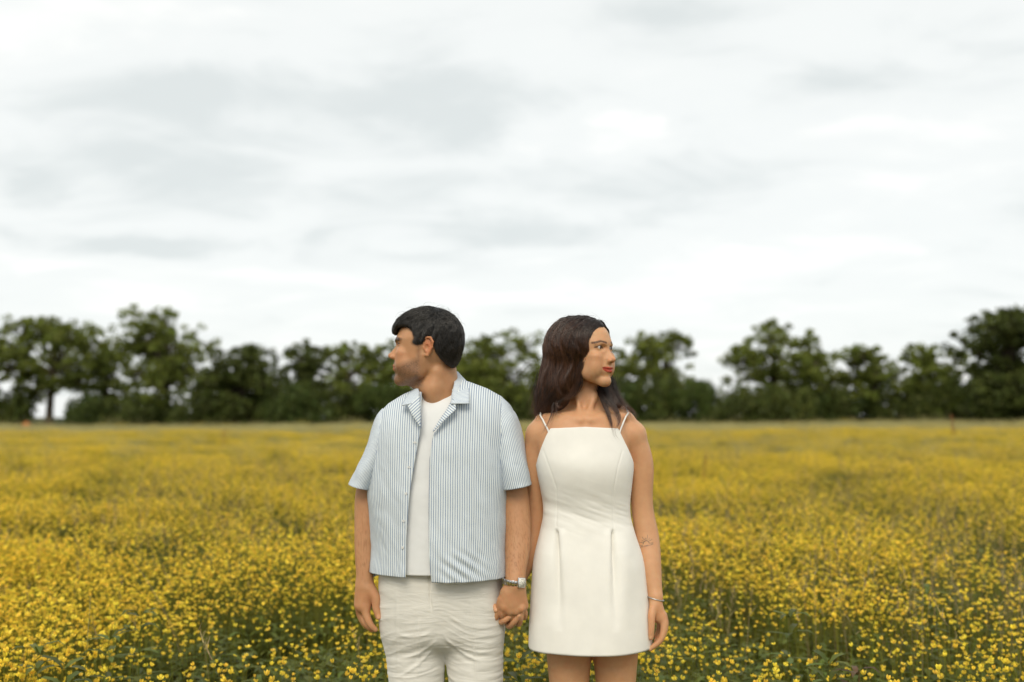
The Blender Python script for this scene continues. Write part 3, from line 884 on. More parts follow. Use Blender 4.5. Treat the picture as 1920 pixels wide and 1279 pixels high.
# ------------------------------------------------------------------ clothes
def cloth_mat(name, col, rough=0.85, weave=900, bump=0.25, sheen=0.2, wr=0.0):
    m, nt, b = new_mat(name)
    tcn = N(nt, 'ShaderNodeTexCoord')
    n = N(nt, 'ShaderNodeTexNoise'); n.inputs['Scale'].default_value = 14; n.inputs['Detail'].default_value = 4
    nt.links.new(tcn.outputs['Object'], n.inputs['Vector'])
    r = N(nt, 'ShaderNodeValToRGB')
    r.color_ramp.elements[0].position = .3; r.color_ramp.elements[1].position = .7
    r.color_ramp.elements[0].color = (*[c * .95 for c in col], 1); r.color_ramp.elements[1].color = (*[min(1, c * 1.02) for c in col], 1)
    nt.links.new(n.outputs[0], r.inputs[0]); nt.links.new(r.outputs[0], b.inputs['Base Color'])
    mp = N(nt, 'ShaderNodeMapping'); mp.inputs['Scale'].default_value = (1, 1, 2.5)
    nt.links.new(tcn.outputs['Object'], mp.inputs[0])
    w = N(nt, 'ShaderNodeTexNoise'); w.inputs['Scale'].default_value = weave; nt.links.new(mp.outputs[0], w.inputs['Vector'])
    bp = N(nt, 'ShaderNodeBump'); bp.inputs['Strength'].default_value = bump; bp.inputs['Distance'].default_value = 0.0006
    nt.links.new(w.outputs[0], bp.inputs['Height'])
    last = bp
    if wr > 0:
        mp2 = N(nt, 'ShaderNodeMapping'); mp2.inputs['Scale'].default_value = (7, 7, 30)
        nt.links.new(tcn.outputs['Object'], mp2.inputs[0])
        w2 = N(nt, 'ShaderNodeTexNoise'); w2.inputs['Scale'].default_value = 1.0; w2.inputs['Detail'].default_value = 3; w2.inputs['Distortion'].default_value = 0.8
        nt.links.new(mp2.outputs[0], w2.inputs['Vector'])
        b2 = N(nt, 'ShaderNodeBump'); b2.inputs['Strength'].default_value = wr; b2.inputs['Distance'].default_value = 0.012
        nt.links.new(w2.outputs[0], b2.inputs['Height']); nt.links.new(bp.outputs[0], b2.inputs['Normal']); last = b2
    nt.links.new(last.outputs[0], b.inputs['Normal'])
    b.inputs['Roughness'].default_value = rough
    b.inputs['Specular IOR Level'].default_value = 0.2
    b.inputs['Sheen Weight'].default_value = sheen
    b.inputs['Sheen Roughness'].default_value = 0.5
    return m

M_DRESS = cloth_mat('cream_dress_cloth', (0.80, 0.785, 0.735), 0.75, 700, 0.12)
M_LINEN = cloth_mat('linen', (0.71, 0.69, 0.635), 0.9, 500, 0.3, wr=0.42)
M_TEE = cloth_mat('white_jersey', (0.76, 0.77, 0.77), 0.9, 900, 0.15)

def stripe_mat():
    m, nt, b = new_mat('blue_striped_cotton')
    uv = N(nt, 'ShaderNodeUVMap', uv_map='UVMap')
    sp = N(nt, 'ShaderNodeSeparateXYZ'); nt.links.new(uv.outputs[0], sp.inputs[0])
    def mm(op, a, v=None):
        n = N(nt, 'ShaderNodeMath', operation=op)
        nt.links.new(a, n.inputs[0])
        if v is not None:
            if isinstance(v, (int, float)): n.inputs[1].default_value = v
            else: nt.links.new(v, n.inputs[1])
        return n.outputs[0]
    fr = mm('FRACT', mm('MULTIPLY', sp.outputs[0], 1 / 0.0072))
    tri = mm('ABSOLUTE', mm('SUBTRACT', fr, 0.5))
    r = N(nt, 'ShaderNodeValToRGB'); r.color_ramp.interpolation = 'LINEAR'
    e = r.color_ramp.elements
    e[0].position = 0.09; e[0].color = (0.12, 0.19, 0.36, 1)
    e[1].position = 0.17; e[1].color = (0.67, 0.72, 0.73, 1)
    nt.links.new(tri, r.inputs[0])
    tcn = N(nt, 'ShaderNodeTexCoord')
    nn = N(nt, 'ShaderNodeTexNoise'); nn.inputs['Scale'].default_value = 700; nt.links.new(tcn.outputs['Object'], nn.inputs['Vector'])
    bp = N(nt, 'ShaderNodeBump'); bp.inputs['Strength'].default_value = 0.15; bp.inputs['Distance'].default_value = 0.0005
    nt.links.new(nn.outputs[0], bp.inputs['Height'])
    nt.links.new(bp.outputs[0], b.inputs['Normal'])
    nt.links.new(r.outputs[0], b.inputs['Base Color'])
    b.inputs['Roughness'].default_value = 0.85; b.inputs['Specular IOR Level'].default_value = 0.2
    return m
M_STRIPE = stripe_mat()

# ---- dress
def make_dress():
    n, m = 460, 240
    j = np.arange(n) / n * 2 * np.pi
    phi = j - 0.30 * np.sin(2 * j)          # more columns on the front and back than on the sides
    ph = np.where(phi > np.pi, phi - 2 * np.pi, phi)
    # top edge
    zt, zb, zs_ = pz(801, -.085), pz(838), pz(872)
    x_rel = np.sign(np.sin(ph)) * np.abs(np.sin(ph)) ** (2 / 2.4) * 86 / 590
    front = np.cos(ph) > 0
    ax = np.abs(x_rel)
    top_f = np.interp(ax, [0, .108, .114, .128, .1405, .146], [zt, zt - .005, zt - .02, pz(838), pz(862), zs_])
    top_b = np.interp(ax, [0, .10, .13, .146], [zb, zb - .003, pz(858), zs_])
    ztop = np.where(front, top_f, top_b)
    zh = pz(1229, -.15)
    t = np.linspace(0, 1, m)[:, None]
    tt = t
    Z = zh + (ztop[None, :] - zh) * (1 - tt)
    PH = np.broadcast_to(ph[None, :], Z.shape)
    P = W_T.point(Z, PH, 0.002)
    X, Y = P[..., 0], P[..., 1]
    nrm = np.stack([np.sin(PH), -np.cos(PH), 0 * PH], -1)
    px = 960 + X * 590 * 1.0; py = 775 - (Z - CAM_Z) * 590
    fr_ = np.clip(np.cos(PH) * 3, 0, 1)
    d = np.zeros_like(X)
    zc = pz(984)
    low = np.clip((zc - Z) / .02, 0, 1)
    for c, sg in ((1044.5, 1), (1149.0, -1)):
        xc = pxm(c, 984, -.09) + sg * -0.0 * (zc - Z)
        fade = low * np.clip(1 - (zc - Z) / .30, 0, 1) ** 0.8
        dx = (X - xc)
        d += fr_ * fade * (-0.019 * np.clip((zc - Z) / .015, 0, 1) * np.exp(-((dx) / (.0048 + .045 * np.clip(zc - Z, 0, .25))) ** 2) + 0.010 * np.clip((zc - Z) / .08, 0, 1) * np.exp(-((dx + sg * .030) / .028) ** 2) + 0.004 * np.exp(-((dx - sg * .016) / .012) ** 2))
    # lower skirt: soft waves; hem turned in
    sk = np.clip((pz(1000) - Z) / .2, 0, 1)
    d += sk * 0.004 * np.sin(PH * 5 + 0.6) + sk * 0.003 * fbm(np.stack([X * 7, Y * 7, Z * 3], -1), 11)
    # bodice: princess seams and soft creases near the waist
    for sg in (-1, 1):
        zz = np.array([pz(842), pz(870), pz(912), pz(984)]); xx = np.array([1093 + sg * 74, 1093 + sg * 64, 1096 + sg * 52, 1096.5 + sg * 52.5])
        xs_ = (np.interp(-Z, -zz, xx) - 960) / 590 * 0.97
        ins = (Z > zz[-1]) & (Z < zz[0])
        d -= fr_ * ins * 0.0012 * np.exp(-((X - xs_) / .0025) ** 2)
    wa = np.exp(-((Z - pz(955)) / .06) ** 2)
    d += fr_ * wa * 0.0050 * fbm(np.stack([X * 6 + 3, Z * 34 + X * 12, 0 * X], -1), 31)
    d += 0.0015 * fbm(np.stack([X * 16, Y * 16, Z * 12], -1), 14)
    P = P + nrm * d[..., None]
    # fold the hem inwards
    hem = P[-1:].copy(); hem_in = hem - nrm[-1:] * .010; hem_in[..., 2] += .002
    hem_up = hem - nrm[-1:] * .012; hem_up[..., 2] += .05
    P = np.concatenate([P, hem_in, hem_up])
    V, F = ring_loft(P)
    o = link('dress', mesh_np('dress', V, F[:, ::-1]), M_DRESS, woman)
    solidify(o, .0025, 1.0)
    # straps, lying on the body
    st = []
    for pts in ([(1028, 811), (1026, 805), (1022, 797), (1017, 786), (1013, 779)], [(1158, 811), (1160, 805), (1165, 795), (1172, 782), (1178, 774)]):
        path = []
        for q in pts:
            x, z = pxm(*q), pz(q[1])
            dd = np.hypot(W_P[:, 0] - x, W_P[:, 2] - z); sel = dd < .006
            y = W_P[sel, 1].min() if sel.any() else path[-1][1] + .02
            path.append(np.array([x, y - .0015, z]))
        last = path[-1]
        for dy in (.012, .03, .05, .07, .09, .105):
            x, y = last[0] * (1 - dy) + pxm(1095, 800) * dy, last[1] + dy
            dd = np.hypot(W_P[:, 0] - x, W_P[:, 1] - y); sel = (dd < .008) & (W_P[:, 2] > 1.2)
            if not sel.any(): break
            path.append(np.array([x, y, W_P[sel, 2].max() + .001]))
        path.append(path[-1] + np.array([0, .006, -.10]))
        path = np.array(path); tck = []
        for i in range(len(path)):
            tg = path[min(i + 1, len(path) - 1)] - path[max(i - 1, 0)]; tg /= np.linalg.norm(tg)
            a = np.cross(tg, [0, -1, 0.3]); a /= np.linalg.norm(a); b = np.cross(tg, a)
            tck.append([path[i] + .0027 * math.cos(q) * a + .0012 * math.sin(q) * b for q in np.linspace(0, 2 * math.pi, 8, endpoint=False)])
        V, F = ring_loft(tck)
        link('strap', mesh_np('strap', V, F), M_DRESS, woman)
make_dress()

# ---- trousers
def make_trousers():
    T = Torso([(1030, 827, 112, -.118, .125), (1080, 827, 115, -.126, .13), (1130, 828, 113, -.126, .13), (1200, 829, 108, -.115, .125), (1250, 832, 100, -.10, .11)], 2.5)
    F = Field(steps((-.46, .03, .0026)), steps((-.19, .17, .0032)), steps((.08, .55, .014), (.55, 1.04, .0026)))
    z0, z1 = pz(1212), pz(1040)
    b = T.sdf(0.0)
    F.apply((-.5, -.2, z0 - .04), (.1, .2, z1 + .02), lambda X, Y, Z: smax(smax(b(X, Y, Z), Z - z1, .006), z0 - Z, .07), .01)
    for pts, r in (([(772, 1150, .0), (776, 1210, 0), (781, 1279, -.004)], .094), ([(888, 1150, 0), (890, 1210, -.006), (893, 1279, -.012)], .094)):
        P_ = [A(p[0], p[1], p[2]) for p in pts]
        x = P_[-1][0]
        P_ += [np.array([x, .0, .45]), np.array([x, .02, .30]), np.array([x, .035, .12])]
        F.chain(P_, [r, r * .95, r * .885, r * .82, r * .78, r * .74], .03)
    P, Q = surface_nets(F)
    P = smooth_verts(P, Q, 2, .5)
    # outward direction for the folds
    cx = np.where(P[:, 2] > pz(1200), pxm(830, 1150), np.where(P[:, 0] < pxm(833, 1250), pxm(779, 1250), pxm(892, 1250)))
    nn = np.stack([P[:, 0] - cx, P[:, 1], 0 * cx], 1); nn /= np.linalg.norm(nn, axis=1)[:, None] + 1e-9
    x, z = P[:, 0], P[:, 2]
    side = np.where(x < pxm(818, 1150), 1, -1)
    warp = 0.035 * vnoise(np.stack([x * 9, z * 7, 0 * x], 1), 51)
    ph_ = (z + warp + 0.10 * np.abs(x - pxm(822, 1200)) * 1.2)
    r1 = 1 - np.abs(vnoise(np.stack([x * 7, ph_ * 55, P[:, 1] * 5], 1), 52)) * 2.2
    r1 = np.clip(r1, 0, 1) ** 2
    amp = np.clip(0.35 + 0.8 * vnoise(np.stack([x * 9, z * 9, 0 * x + 2], 1), 53), 0, 1)
    d = 0.0024 * r1 * amp
    d += 0.0012 * vnoise(np.stack([x * 22, (z + warp) * 130, 0 * x], 1), 57) * np.clip(.4 + vnoise(np.stack([x * 6, z * 8, 0 * x], 1), 58), 0, 1)
    d += 0.0045 * vnoise(np.stack([x * 14, z * 5, P[:, 1] * 8], 1), 54)
    # long folds radiating from the crotch
    for (ax_, az), (bx, bz), a_ in (((824, 1195), (745, 1240), .0035), ((826, 1200), (738, 1279), .003), ((830, 1190), (905, 1245), .004), ((832, 1200), (935, 1225), .003),
                                     ((815, 1180), (742, 1190), .0025), ((838, 1150), (925, 1180), .0025), ((745, 1100), (742, 1279), .002), ((786, 1150), (782, 1279), .003), ((882, 1120), (893, 1279), .003)):
        p0_, p1_ = A(ax_, az, -.12), A(bx, bz, -.12)
        ab = np.array([p1_[0] - p0_[0], p1_[2] - p0_[2]]); L2 = ab @ ab
        t = ((x - p0_[0]) * ab[0] + (z - p0_[2]) * ab[1]) / L2
        sag = 0.018 * (t * (1 - t)) * 4 * (abs(ab[0]) > abs(ab[1]))
        dist = ((x - p0_[0]) * ab[1] - (z + sag - p0_[2]) * ab[0]) / np.sqrt(L2)
        w = np.clip(t * 4, 0, 1) * np.clip((1 - t) * 4, 0, 1) * (P[:, 1] < .02)
        d += w * a_ * .7 * (np.exp(-(dist / .0045) ** 2) - 0.6 * np.exp(-((dist - .012) / .007) ** 2))
    # fly and waistband lines
    xf = np.interp(-z, [-pz(1080), -pz(1110), -pz(1150)], [pxm(805.5, 1080, -.12), pxm(806, 1110, -.12), pxm(812, 1150, -.12)])
    d -= 0.005 * np.exp(-((x - xf) / .0035) ** 2) * np.clip((z - pz(1150, -.12)) / .03, 0, 1) * (P[:, 1] < 0)
    P = P + nn * d[:, None]
    link('trousers', mesh_np('trousers', P, Q), M_LINEN, man)
make_trousers()

# ---- shirt
S_T = Torso([(690, 828, 126, -.075, .11), (745, 829, 127, -.095, .118), (800, 827, 128, -.118, .13), (850, 824, 128, -.132, .135), (921, 819, 127, -.146, .138),
             (960, 821, 124, -.151, .14), (1010, 823.5, 121.5, -.156, .142), (1062, 824, 124, -.160, .145), (1100, 825, 125, -.161, .147)], 2.35)
SH_LINE = ([693, 700, 706, 728, 757, 775, 790, 830, 850, 862, 880, 912, 937, 955, 962], [815, 795, 778, 756, 738, 730, 728, 722, 712, 710, 716, 728, 742, 760, 785])
def shoulder_z(x):
    return np.interp(x, [pxm(a, b) for a, b in zip(*SH_LINE)], [pz(b) for b in SH_LINE[1]])
def shoulder_point(z, phi, off, ztop, ymid=0.035, cap=1.0, h=0.12):
    P = S_T.point(z, phi, off)
    q = np.clip((z - (ztop - h)) / h, 0, cap)
    g = (1 - q ** 2.3) ** (1 / 2.3)
    P[..., 1] = ymid + (P[..., 1] - ymid) * g
    return P
def fold_noise(P, seed):
    x, y, z = P[..., 0], P[..., 1], P[..., 2]
    return 0.0105 * fbm(np.stack([x * 11, y * 6, z * 2.6 + x * 2], -1), seed) + 0.0045 * fbm(np.stack([x * 20 + z * 8, y * 12, z * 11], -1), seed + 7)

def panel(xo, side, seed):
    """one side of the shirt front, from the opening to the side seam"""
    m, n = 190, 90
    t = (np.linspace(0, 1, m) ** 1.15)[:, None]; u = np.linspace(0, 1, n)[None, :]
    zh = pz(1091 if side > 0 else 1083, -.15)
    Z = np.full((m, n), pz(900)); ZT = Z.copy()
    for it in range(6):
        cx, hw, yf, yb = S_T.at(Z)
        zo = [pz(b, -.13) for a, b in xo]; xv = [pxm(a, b, -.13) for a, b in xo]
        xop = np.interp(-Z, [-q for q in zo], xv)
        r = np.clip((xop - cx) / (hw + .002), -1, 1)
        ph0 = np.arcsin(np.sign(r) * np.abs(r) ** (2.35 / 2))
        PH = ph0 + (side * np.pi / 2 - ph0) * u
        X = S_T.point(Z, PH, .002)[..., 0]
        xt = X
        ZT = shoulder_z(xt)
        Z = ZT + (zh - ZT) * t
    P = shoulder_point(Z, PH, .003, ZT)
    d = fold_noise(P, seed)
    w = np.clip((pz(770) - Z) / .1, 0, 1)
    flare = np.clip((pz(960) - Z) / .2, 0, 1)
    d = d * (0.3 + 0.7 * w) * (1 + .6 * flare) + side * 0
    # a few pulled folds
    nrm = np.stack([np.sin(PH) , -np.cos(PH), 0 * PH], -1)
    cr = np.exp(-((Z - pz(1050)) / .04) ** 2) * np.exp(-((P[..., 0] - pxm(870, 1050)) / .05) ** 2) * (side > 0)
    d = d + cr * 0.005 * np.sin((P[..., 0] * .7 + (Z) * .9) * 190)
    # front edge rolls inwards a little, placket
    d = d + 0.003 * np.exp(-((u - 0.06) / .05) ** 2) * w
    P = P + nrm * d[..., None]
    # stripes: arc length from the opening (kept vertical in the cloth: measured at one height)
    uvx = np.zeros((m, n))
    seg = np.linalg.norm(np.diff(P[:, :, :2], axis=1), axis=2)
    uvx[:, 1:] = np.cumsum(seg, axis=1)
    off = (P[:, 0, 0] - (pxm(823, 900)))[:, None]
    uvx = (uvx * side + off)
    uv = np.stack([uvx, Z], -1).reshape(-1, 2)
    V, F = ring_loft(P, close=False)
    return V, (F if side < 0 else F[:, ::-1]), uv, P

def back_panel():
    m, n = 90, 120
    t = (np.linspace(0, 1, m) ** 1.15)[:, None]; u = np.linspace(0, 1, n)[None, :]
    PH = np.pi / 2 + np.pi * u + 0 * t
    Z = np.full((m, n), pz(900))
    for it in range(5):
        X = S_T.point(Z, PH, .002)[..., 0]; ZT = shoulder_z(X); Z = ZT + (pz(1085) - ZT) * t
    P = shoulder_point(Z, PH, .003, ZT)
    P[..., 1] += fold_noise(P, 77) * np.clip((pz(770) - Z) / .1, 0.0, 1)
    uv = np.stack([P[..., 0], Z], -1).reshape(-1, 2)
    V, F = ring_loft(P, close=False)
    return V, F, uv

def sleeve(rows, seed):
    """rows: (inner px,py), (outer px,py), half depth y, centre y; rings of a short tube along the upper arm"""
    R = np.array([[*A(*r[0]), *A(*r[1]), r[2], r[3]] for r in rows])
    k = np.linspace(0, len(rows) - 1, 90)
    R = np.stack([table(np.arange(len(rows)), R[:, q], k, 0.5) for q in range(R.shape[1])], 1)
    n = 96; a = np.linspace(0, 2 * np.pi, n, endpoint=False)
    rings, uvs = [], []
    for i, r in enumerate(R):
        c = (r[0:3] + r[3:6]) / 2; h = (r[3:6] - r[0:3]) / 2; c = c.copy(); c[1] = r[7]
        h[1] = 0
        P = c + np.cos(a)[:, None] * h + np.stack([0 * a, -np.sin(a) * r[6], 0 * a], 1)
        # drop of the front edge follows the arm's tilt
        nrm = P - c; nrm /= np.linalg.norm(nrm, axis=1)[:, None]
        w = i / len(R)
        P = P + nrm * (0.011 * w * fbm(np.stack([P[:, 0] * 14, P[:, 1] * 14, P[:, 2] * 7], 1), seed) + 0.0030 * fbm(P * 30, seed + 3))[:, None]
        rings.append(P)
        L = np.concatenate([[0], np.cumsum(np.linalg.norm(np.diff(P, axis=0), axis=1))])
        per = np.abs(h[0]) * 3.6 + r[6] * 2.2
        uvs.append(np.stack([(a / (2 * np.pi)) * 0.42, np.full(n, i * .005)], 1))
    P = np.array(rings)
    # turn the hem in
    cen = P[-1].mean(0); e1 = P[-1] + (cen - P[-1]) * .06; e2 = P[-1] + (cen - P[-1]) * .08; e2[:, 2] += .006
    P = np.concatenate([P, e1[None], e2[None]]); uvs += [uvs[-1], uvs[-1]]
    # duplicate the seam column so that the stripes do not wrap
    P = np.concatenate([P, P[:, :1]], 1); U = np.array(uvs); last = U[:, :1].copy(); last[..., 0] = 0.42
    U = np.concatenate([U, last], 1)
    V, F = ring_loft(P, close=False)
    return V, F, U.reshape(-1, 2)

def strip(inner, outer, n=24, m=9, puff=.004, uvdir='long'):
    """cloth patch between two edges given as (px, py, y)"""
    def res(c):
        c = np.array([A(*q) for q in c]); L = np.concatenate([[0], np.cumsum(np.linalg.norm(np.diff(c, axis=0), axis=1))]); L /= L[-1]
        s = np.linspace(0, 1, n); return np.stack([np.interp(s, L, c[:, q]) for q in range(3)], 1)
    a, b = res(inner), res(outer)
    w = np.linspace(0, 1, m)[None, :, None]
    P = a[:, None] * (1 - w) + b[:, None] * w
    P[..., 1] -= puff * np.sin(np.pi * w[..., 0])
    la = np.concatenate([[0], np.cumsum(np.linalg.norm(np.diff(a, axis=0), axis=1))])
    if uvdir == 'long': uv = np.stack([np.broadcast_to(la[:, None], P.shape[:2]), 0 * P[..., 0]], -1)
    else:
        uv = np.stack([(P[..., 0] * uvdir[0] + P[..., 2] * uvdir[1]), 0 * P[..., 0]], -1)
    V, F = ring_loft(P, close=False)
    return V, F, uv.reshape(-1, 2)

def join(parts):
    V, F, U, o = [], [], [], 0
    for v, f, u in parts:
        V.append(v); F.append(f + o); U.append(u); o += len(v)
    return np.concatenate(V), np.concatenate(F), np.concatenate(U)

XO_L = [(786, 735), (788, 760), (789, 800), (780, 850), (770, 920), (764, 1000), (762, 1090)]
XO_R = [(862, 715), (852, 745), (835, 785), (812, 815), (806, 860), (805, 950), (806, 1040), (812, 1100)]
def make_shirt():
    vl, fl, ul, PL = panel(XO_L, -1, 61)
    vr, fr2, ur, PR = panel(XO_R, 1, 64)
    parts = [(vl, fl, ul), (vr, fr2, ur), back_panel()]
    V, F, U = join(parts)
    sh = link('shirt', mesh_np('shirt', V, F, uvs=U), M_STRIPE, man)
    solidify(sh, .0016, 0)
    sR = sleeve([((915, 765), (936, 741), .045, .03), ((916, 785), (953, 757), .070, .022), ((918, 815), (970, 782), .086, .015), ((921, 845), (981, 825), .092, .008), ((926, 880), (990, 868), .094, .0), ((936, 921), (998, 910), .090, -.006)], 71)
    sL = sleeve([((740, 770), (716, 765), .045, .03), ((738, 790), (705, 779), .070, .022), ((735, 820), (699, 800), .084, .015), ((728, 850), (688, 838), .088, .008), ((716, 885), (672, 875), .088, .0), ((702, 921), (656, 909), .080, -.004)], 72)
    for s_ in (sR, sL):
        o = link('sleeve', mesh_np('sleeve', s_[0], s_[1][:, ::-1], uvs=s_[2]), M_STRIPE, sh)
        solidify(o, .0016, 0)
    # collar and lapels
    cR = strip([(850.5, 694, .075), (853, 706, .03), (851, 722, -.035), (846, 743, -.085), (845, 757, -.132)],
               [(859, 698, .08), (867, 707, .05), (878, 718, .005), (880, 735, -.075), (880, 757, -.122)])
    cL = strip([(784, 727, -.02), (786, 735, -.06), (785, 747, -.105), (771, 757, -.128)],
               [(777, 730, -.01), (766, 739, -.045), (758, 750, -.085), (753, 761, -.112)])
    back = strip([(850.5, 694, .075), (838, 698, .105), (820, 706, .11), (802, 716, .08), (786, 726, .0)],
                 [(859, 698, .08), (842, 712, .12), (820, 720, .13), (800, 728, .09), (782, 732, .0)])
    lR = strip([(849, 746, -.105), (838, 768, -.125), (826, 785, -.132), (812, 808, -.136)],
               [(854, 760, -.132), (855, 768, -.138), (838, 784, -.144), (812, 810, -.142)], uvdir=(.6, .8))
    lL = strip([(786, 742, -.105), (788, 760, -.122), (789, 780, -.130), (788, 800, -.136)],
               [(770, 757, -.124), (764, 762, -.128), (773, 780, -.137), (788, 802, -.139)], uvdir=(.7, -.7))
    for name, p in (('collar', join([cR, back, cL])), ('lapel', lR), ('lapel', lL)):
        o = link(name, mesh_np(name, p[0], p[1], uvs=p[2]), M_STRIPE, sh)
        solidify(o, .0022, 0)
    # hem stitches are flat thread; buttons are pieces
    vb, fb = [], []
    nb = 16
    prof = [(0, .0006), (.0030, .0006), (.0038, .0010), (.0044, .0005), (.0044, -.0008)]
    for r, y in prof:
        for q in range(nb):
            a = 2 * math.pi * q / nb; vb.append((r * math.cos(a), -y, r * math.sin(a)))
    for i in range(len(prof) - 1):
        for q in range(nb):
            fb.append((i * nb + q, i * nb + (q + 1) % nb, (i + 1) * nb + (q + 1) % nb, (i + 1) * nb + q))
    bm_ = mesh_np('button', vb, np.array(fb)); bm_.materials.append(M_BUTTON)
    for bx, by in ((777, 830), (767.5, 876), (762, 925), (757.5, 976), (755.5, 1026)):
        x, z = pxm(bx, by, -.14), pz(by, -.14)
        dd = np.hypot(vl[:, 0] - x, vl[:, 2] - z); y = vl[dd < .006, 1].min() if (dd < .006).any() else -.14
        o = link('button', bm_, None, sh)
        o.matrix_parent_inverse = parent_world(sh).inverted(); o.location = (x, y - .0015, z)
    return sh
M_BUTTON = simple_mat('pearl_button', (0.66, 0.67, 0.66), 0.3)
SHIRT = make_shirt()

def make_tee():
    m, n = 150, 200
    ph = np.linspace(0, 2 * np.pi, n, endpoint=False)[None, :]; ph = np.where(ph > np.pi, ph - 2 * np.pi, ph)
    t = (np.linspace(0, 1, m) ** 1.2)[:, None]
    Z = np.full((m, n), pz(900)) + 0 * t
    for it in range(5):
        X = S_T.point(Z, ph + 0 * Z, -.018)[..., 0]
        ZT = np.interp(X, [pxm(q, 740, -.05) for q in (740, 770, 784, 796, 812, 832, 852, 870, 905)], [pz(q, -.05) for q in (775, 752, 741, 743, 741, 735, 731, 770, 800)])
        Z = ZT + (pz(1080, -.14) - ZT) * t
    P = shoulder_point(Z, ph + 0 * Z, -.018, ZT, .04, 0.90, .13)
    d = 0.003 * fbm(np.stack([P[..., 0] * 9, P[..., 1] * 5, P[..., 2] * 4], -1), 81) + 0.0015 * fbm(np.stack([P[..., 0] * 30, P[..., 1] * 5, P[..., 2] * 30], -1), 82)
    P[..., 1] -= d * np.clip(t * 8, 0, 1)
    V, F = ring_loft(P)
    o = link('t_shirt', mesh_np('t_shirt', V, F[:, ::-1]), M_TEE, man)
    solidify(o, .0015, 0)
    # ribbed neckband
    e = P[0]; e2 = P[0] + np.array([0, -.0005, .006]) ; mid = P[0] + np.array([0, -.003, .002]); lo = P[0] + np.array([0, -.002, -.008])
    R = np.array([lo, mid, e2, e2 + np.array([0, .003, -.002])])
    V, F = ring_loft(R)
    link('neckband', mesh_np('neckband', V, F), M_TEE, o)
make_tee()

# ---- shoes
def shoe(px, y, parent, mat, w=.045, l=.13):
    x = px
    F = Field(steps((x - .07, x + .07, .004)), steps((-.20, .12, .005)), steps((-.005, .12, .004)))
    F.chain([(x, .05, .055), (x, -.02, .05), (x, -.10, .036), (x, -.15, .03)], [w * .95, w, w * .92, w * .7], .02, flat=((0, 0, 1), .8))
    F.cap((x, .04, .06), (x, .04, .11), w * .9, w * .85, .02)
    F.apply((x - .1, -.3, -.02), (x + .1, .2, .02), lambda X, Y, Z: -(0.004 - Z) * -1 + 0 * X + 0 * Y if False else (Z - 0.004) + 0 * X + 0 * Y, .002, 'sub')
    P, Q = surface_nets(F)
    link('shoe', mesh_np('shoe', P, Q), mat, parent)
M_SHOE = simple_mat('pale_canvas', (0.55, 0.52, 0.46), 0.8)
for x in (A(781, 1279)[0], A(893, 1279)[0]): shoe(x, 0, man, M_SHOE)
for x in (A(1068, 1300)[0] , A(1155, 1300)[0]): shoe(x, 0, woman, M_SHOE, .038)

# ---- watch, bracelets
M_STEEL = simple_mat('steel', (0.62, 0.62, 0.62), 0.22, 1.0)
M_DIAL = simple_mat('watch_dial', (0.72, 0.70, 0.62), 0.35)
M_INK = simple_mat('dark_print', (0.03, 0.03, 0.05), 0.5)
M_SILVER = simple_mat('silver', (0.5, 0.49, 0.47), 0.3, 1.0)
M_RED = simple_mat('red_thread', (0.35, 0.02, 0.03), 0.8)
def boxes(lst):
    V, F, o = [], [], 0
    for c, ax, ay, az in lst:      # centre and three half axis vectors
        c, ax, ay, az = map(np.array, (c, ax, ay, az))
        for sx in (-1, 1):
            for sy in (-1, 1):
                for sz in (-1, 1): V.append(c + sx * ax + sy * ay + sz * az)
        F += [(o, o + 1, o + 3, o + 2), (o + 4, o + 6, o + 7, o + 5), (o, o + 4, o + 5, o + 1), (o + 2, o + 3, o + 7, o + 6), (o, o + 2, o + 6, o + 4), (o + 1, o + 5, o + 7, o + 3)]
        o += 8
    return np.array(V), np.array(F)
def bevel(o, w, s=2):
    md = o.modifiers.new('bevel', 'BEVEL'); md.width = w; md.segments = s; md.limit_method = 'ANGLE'
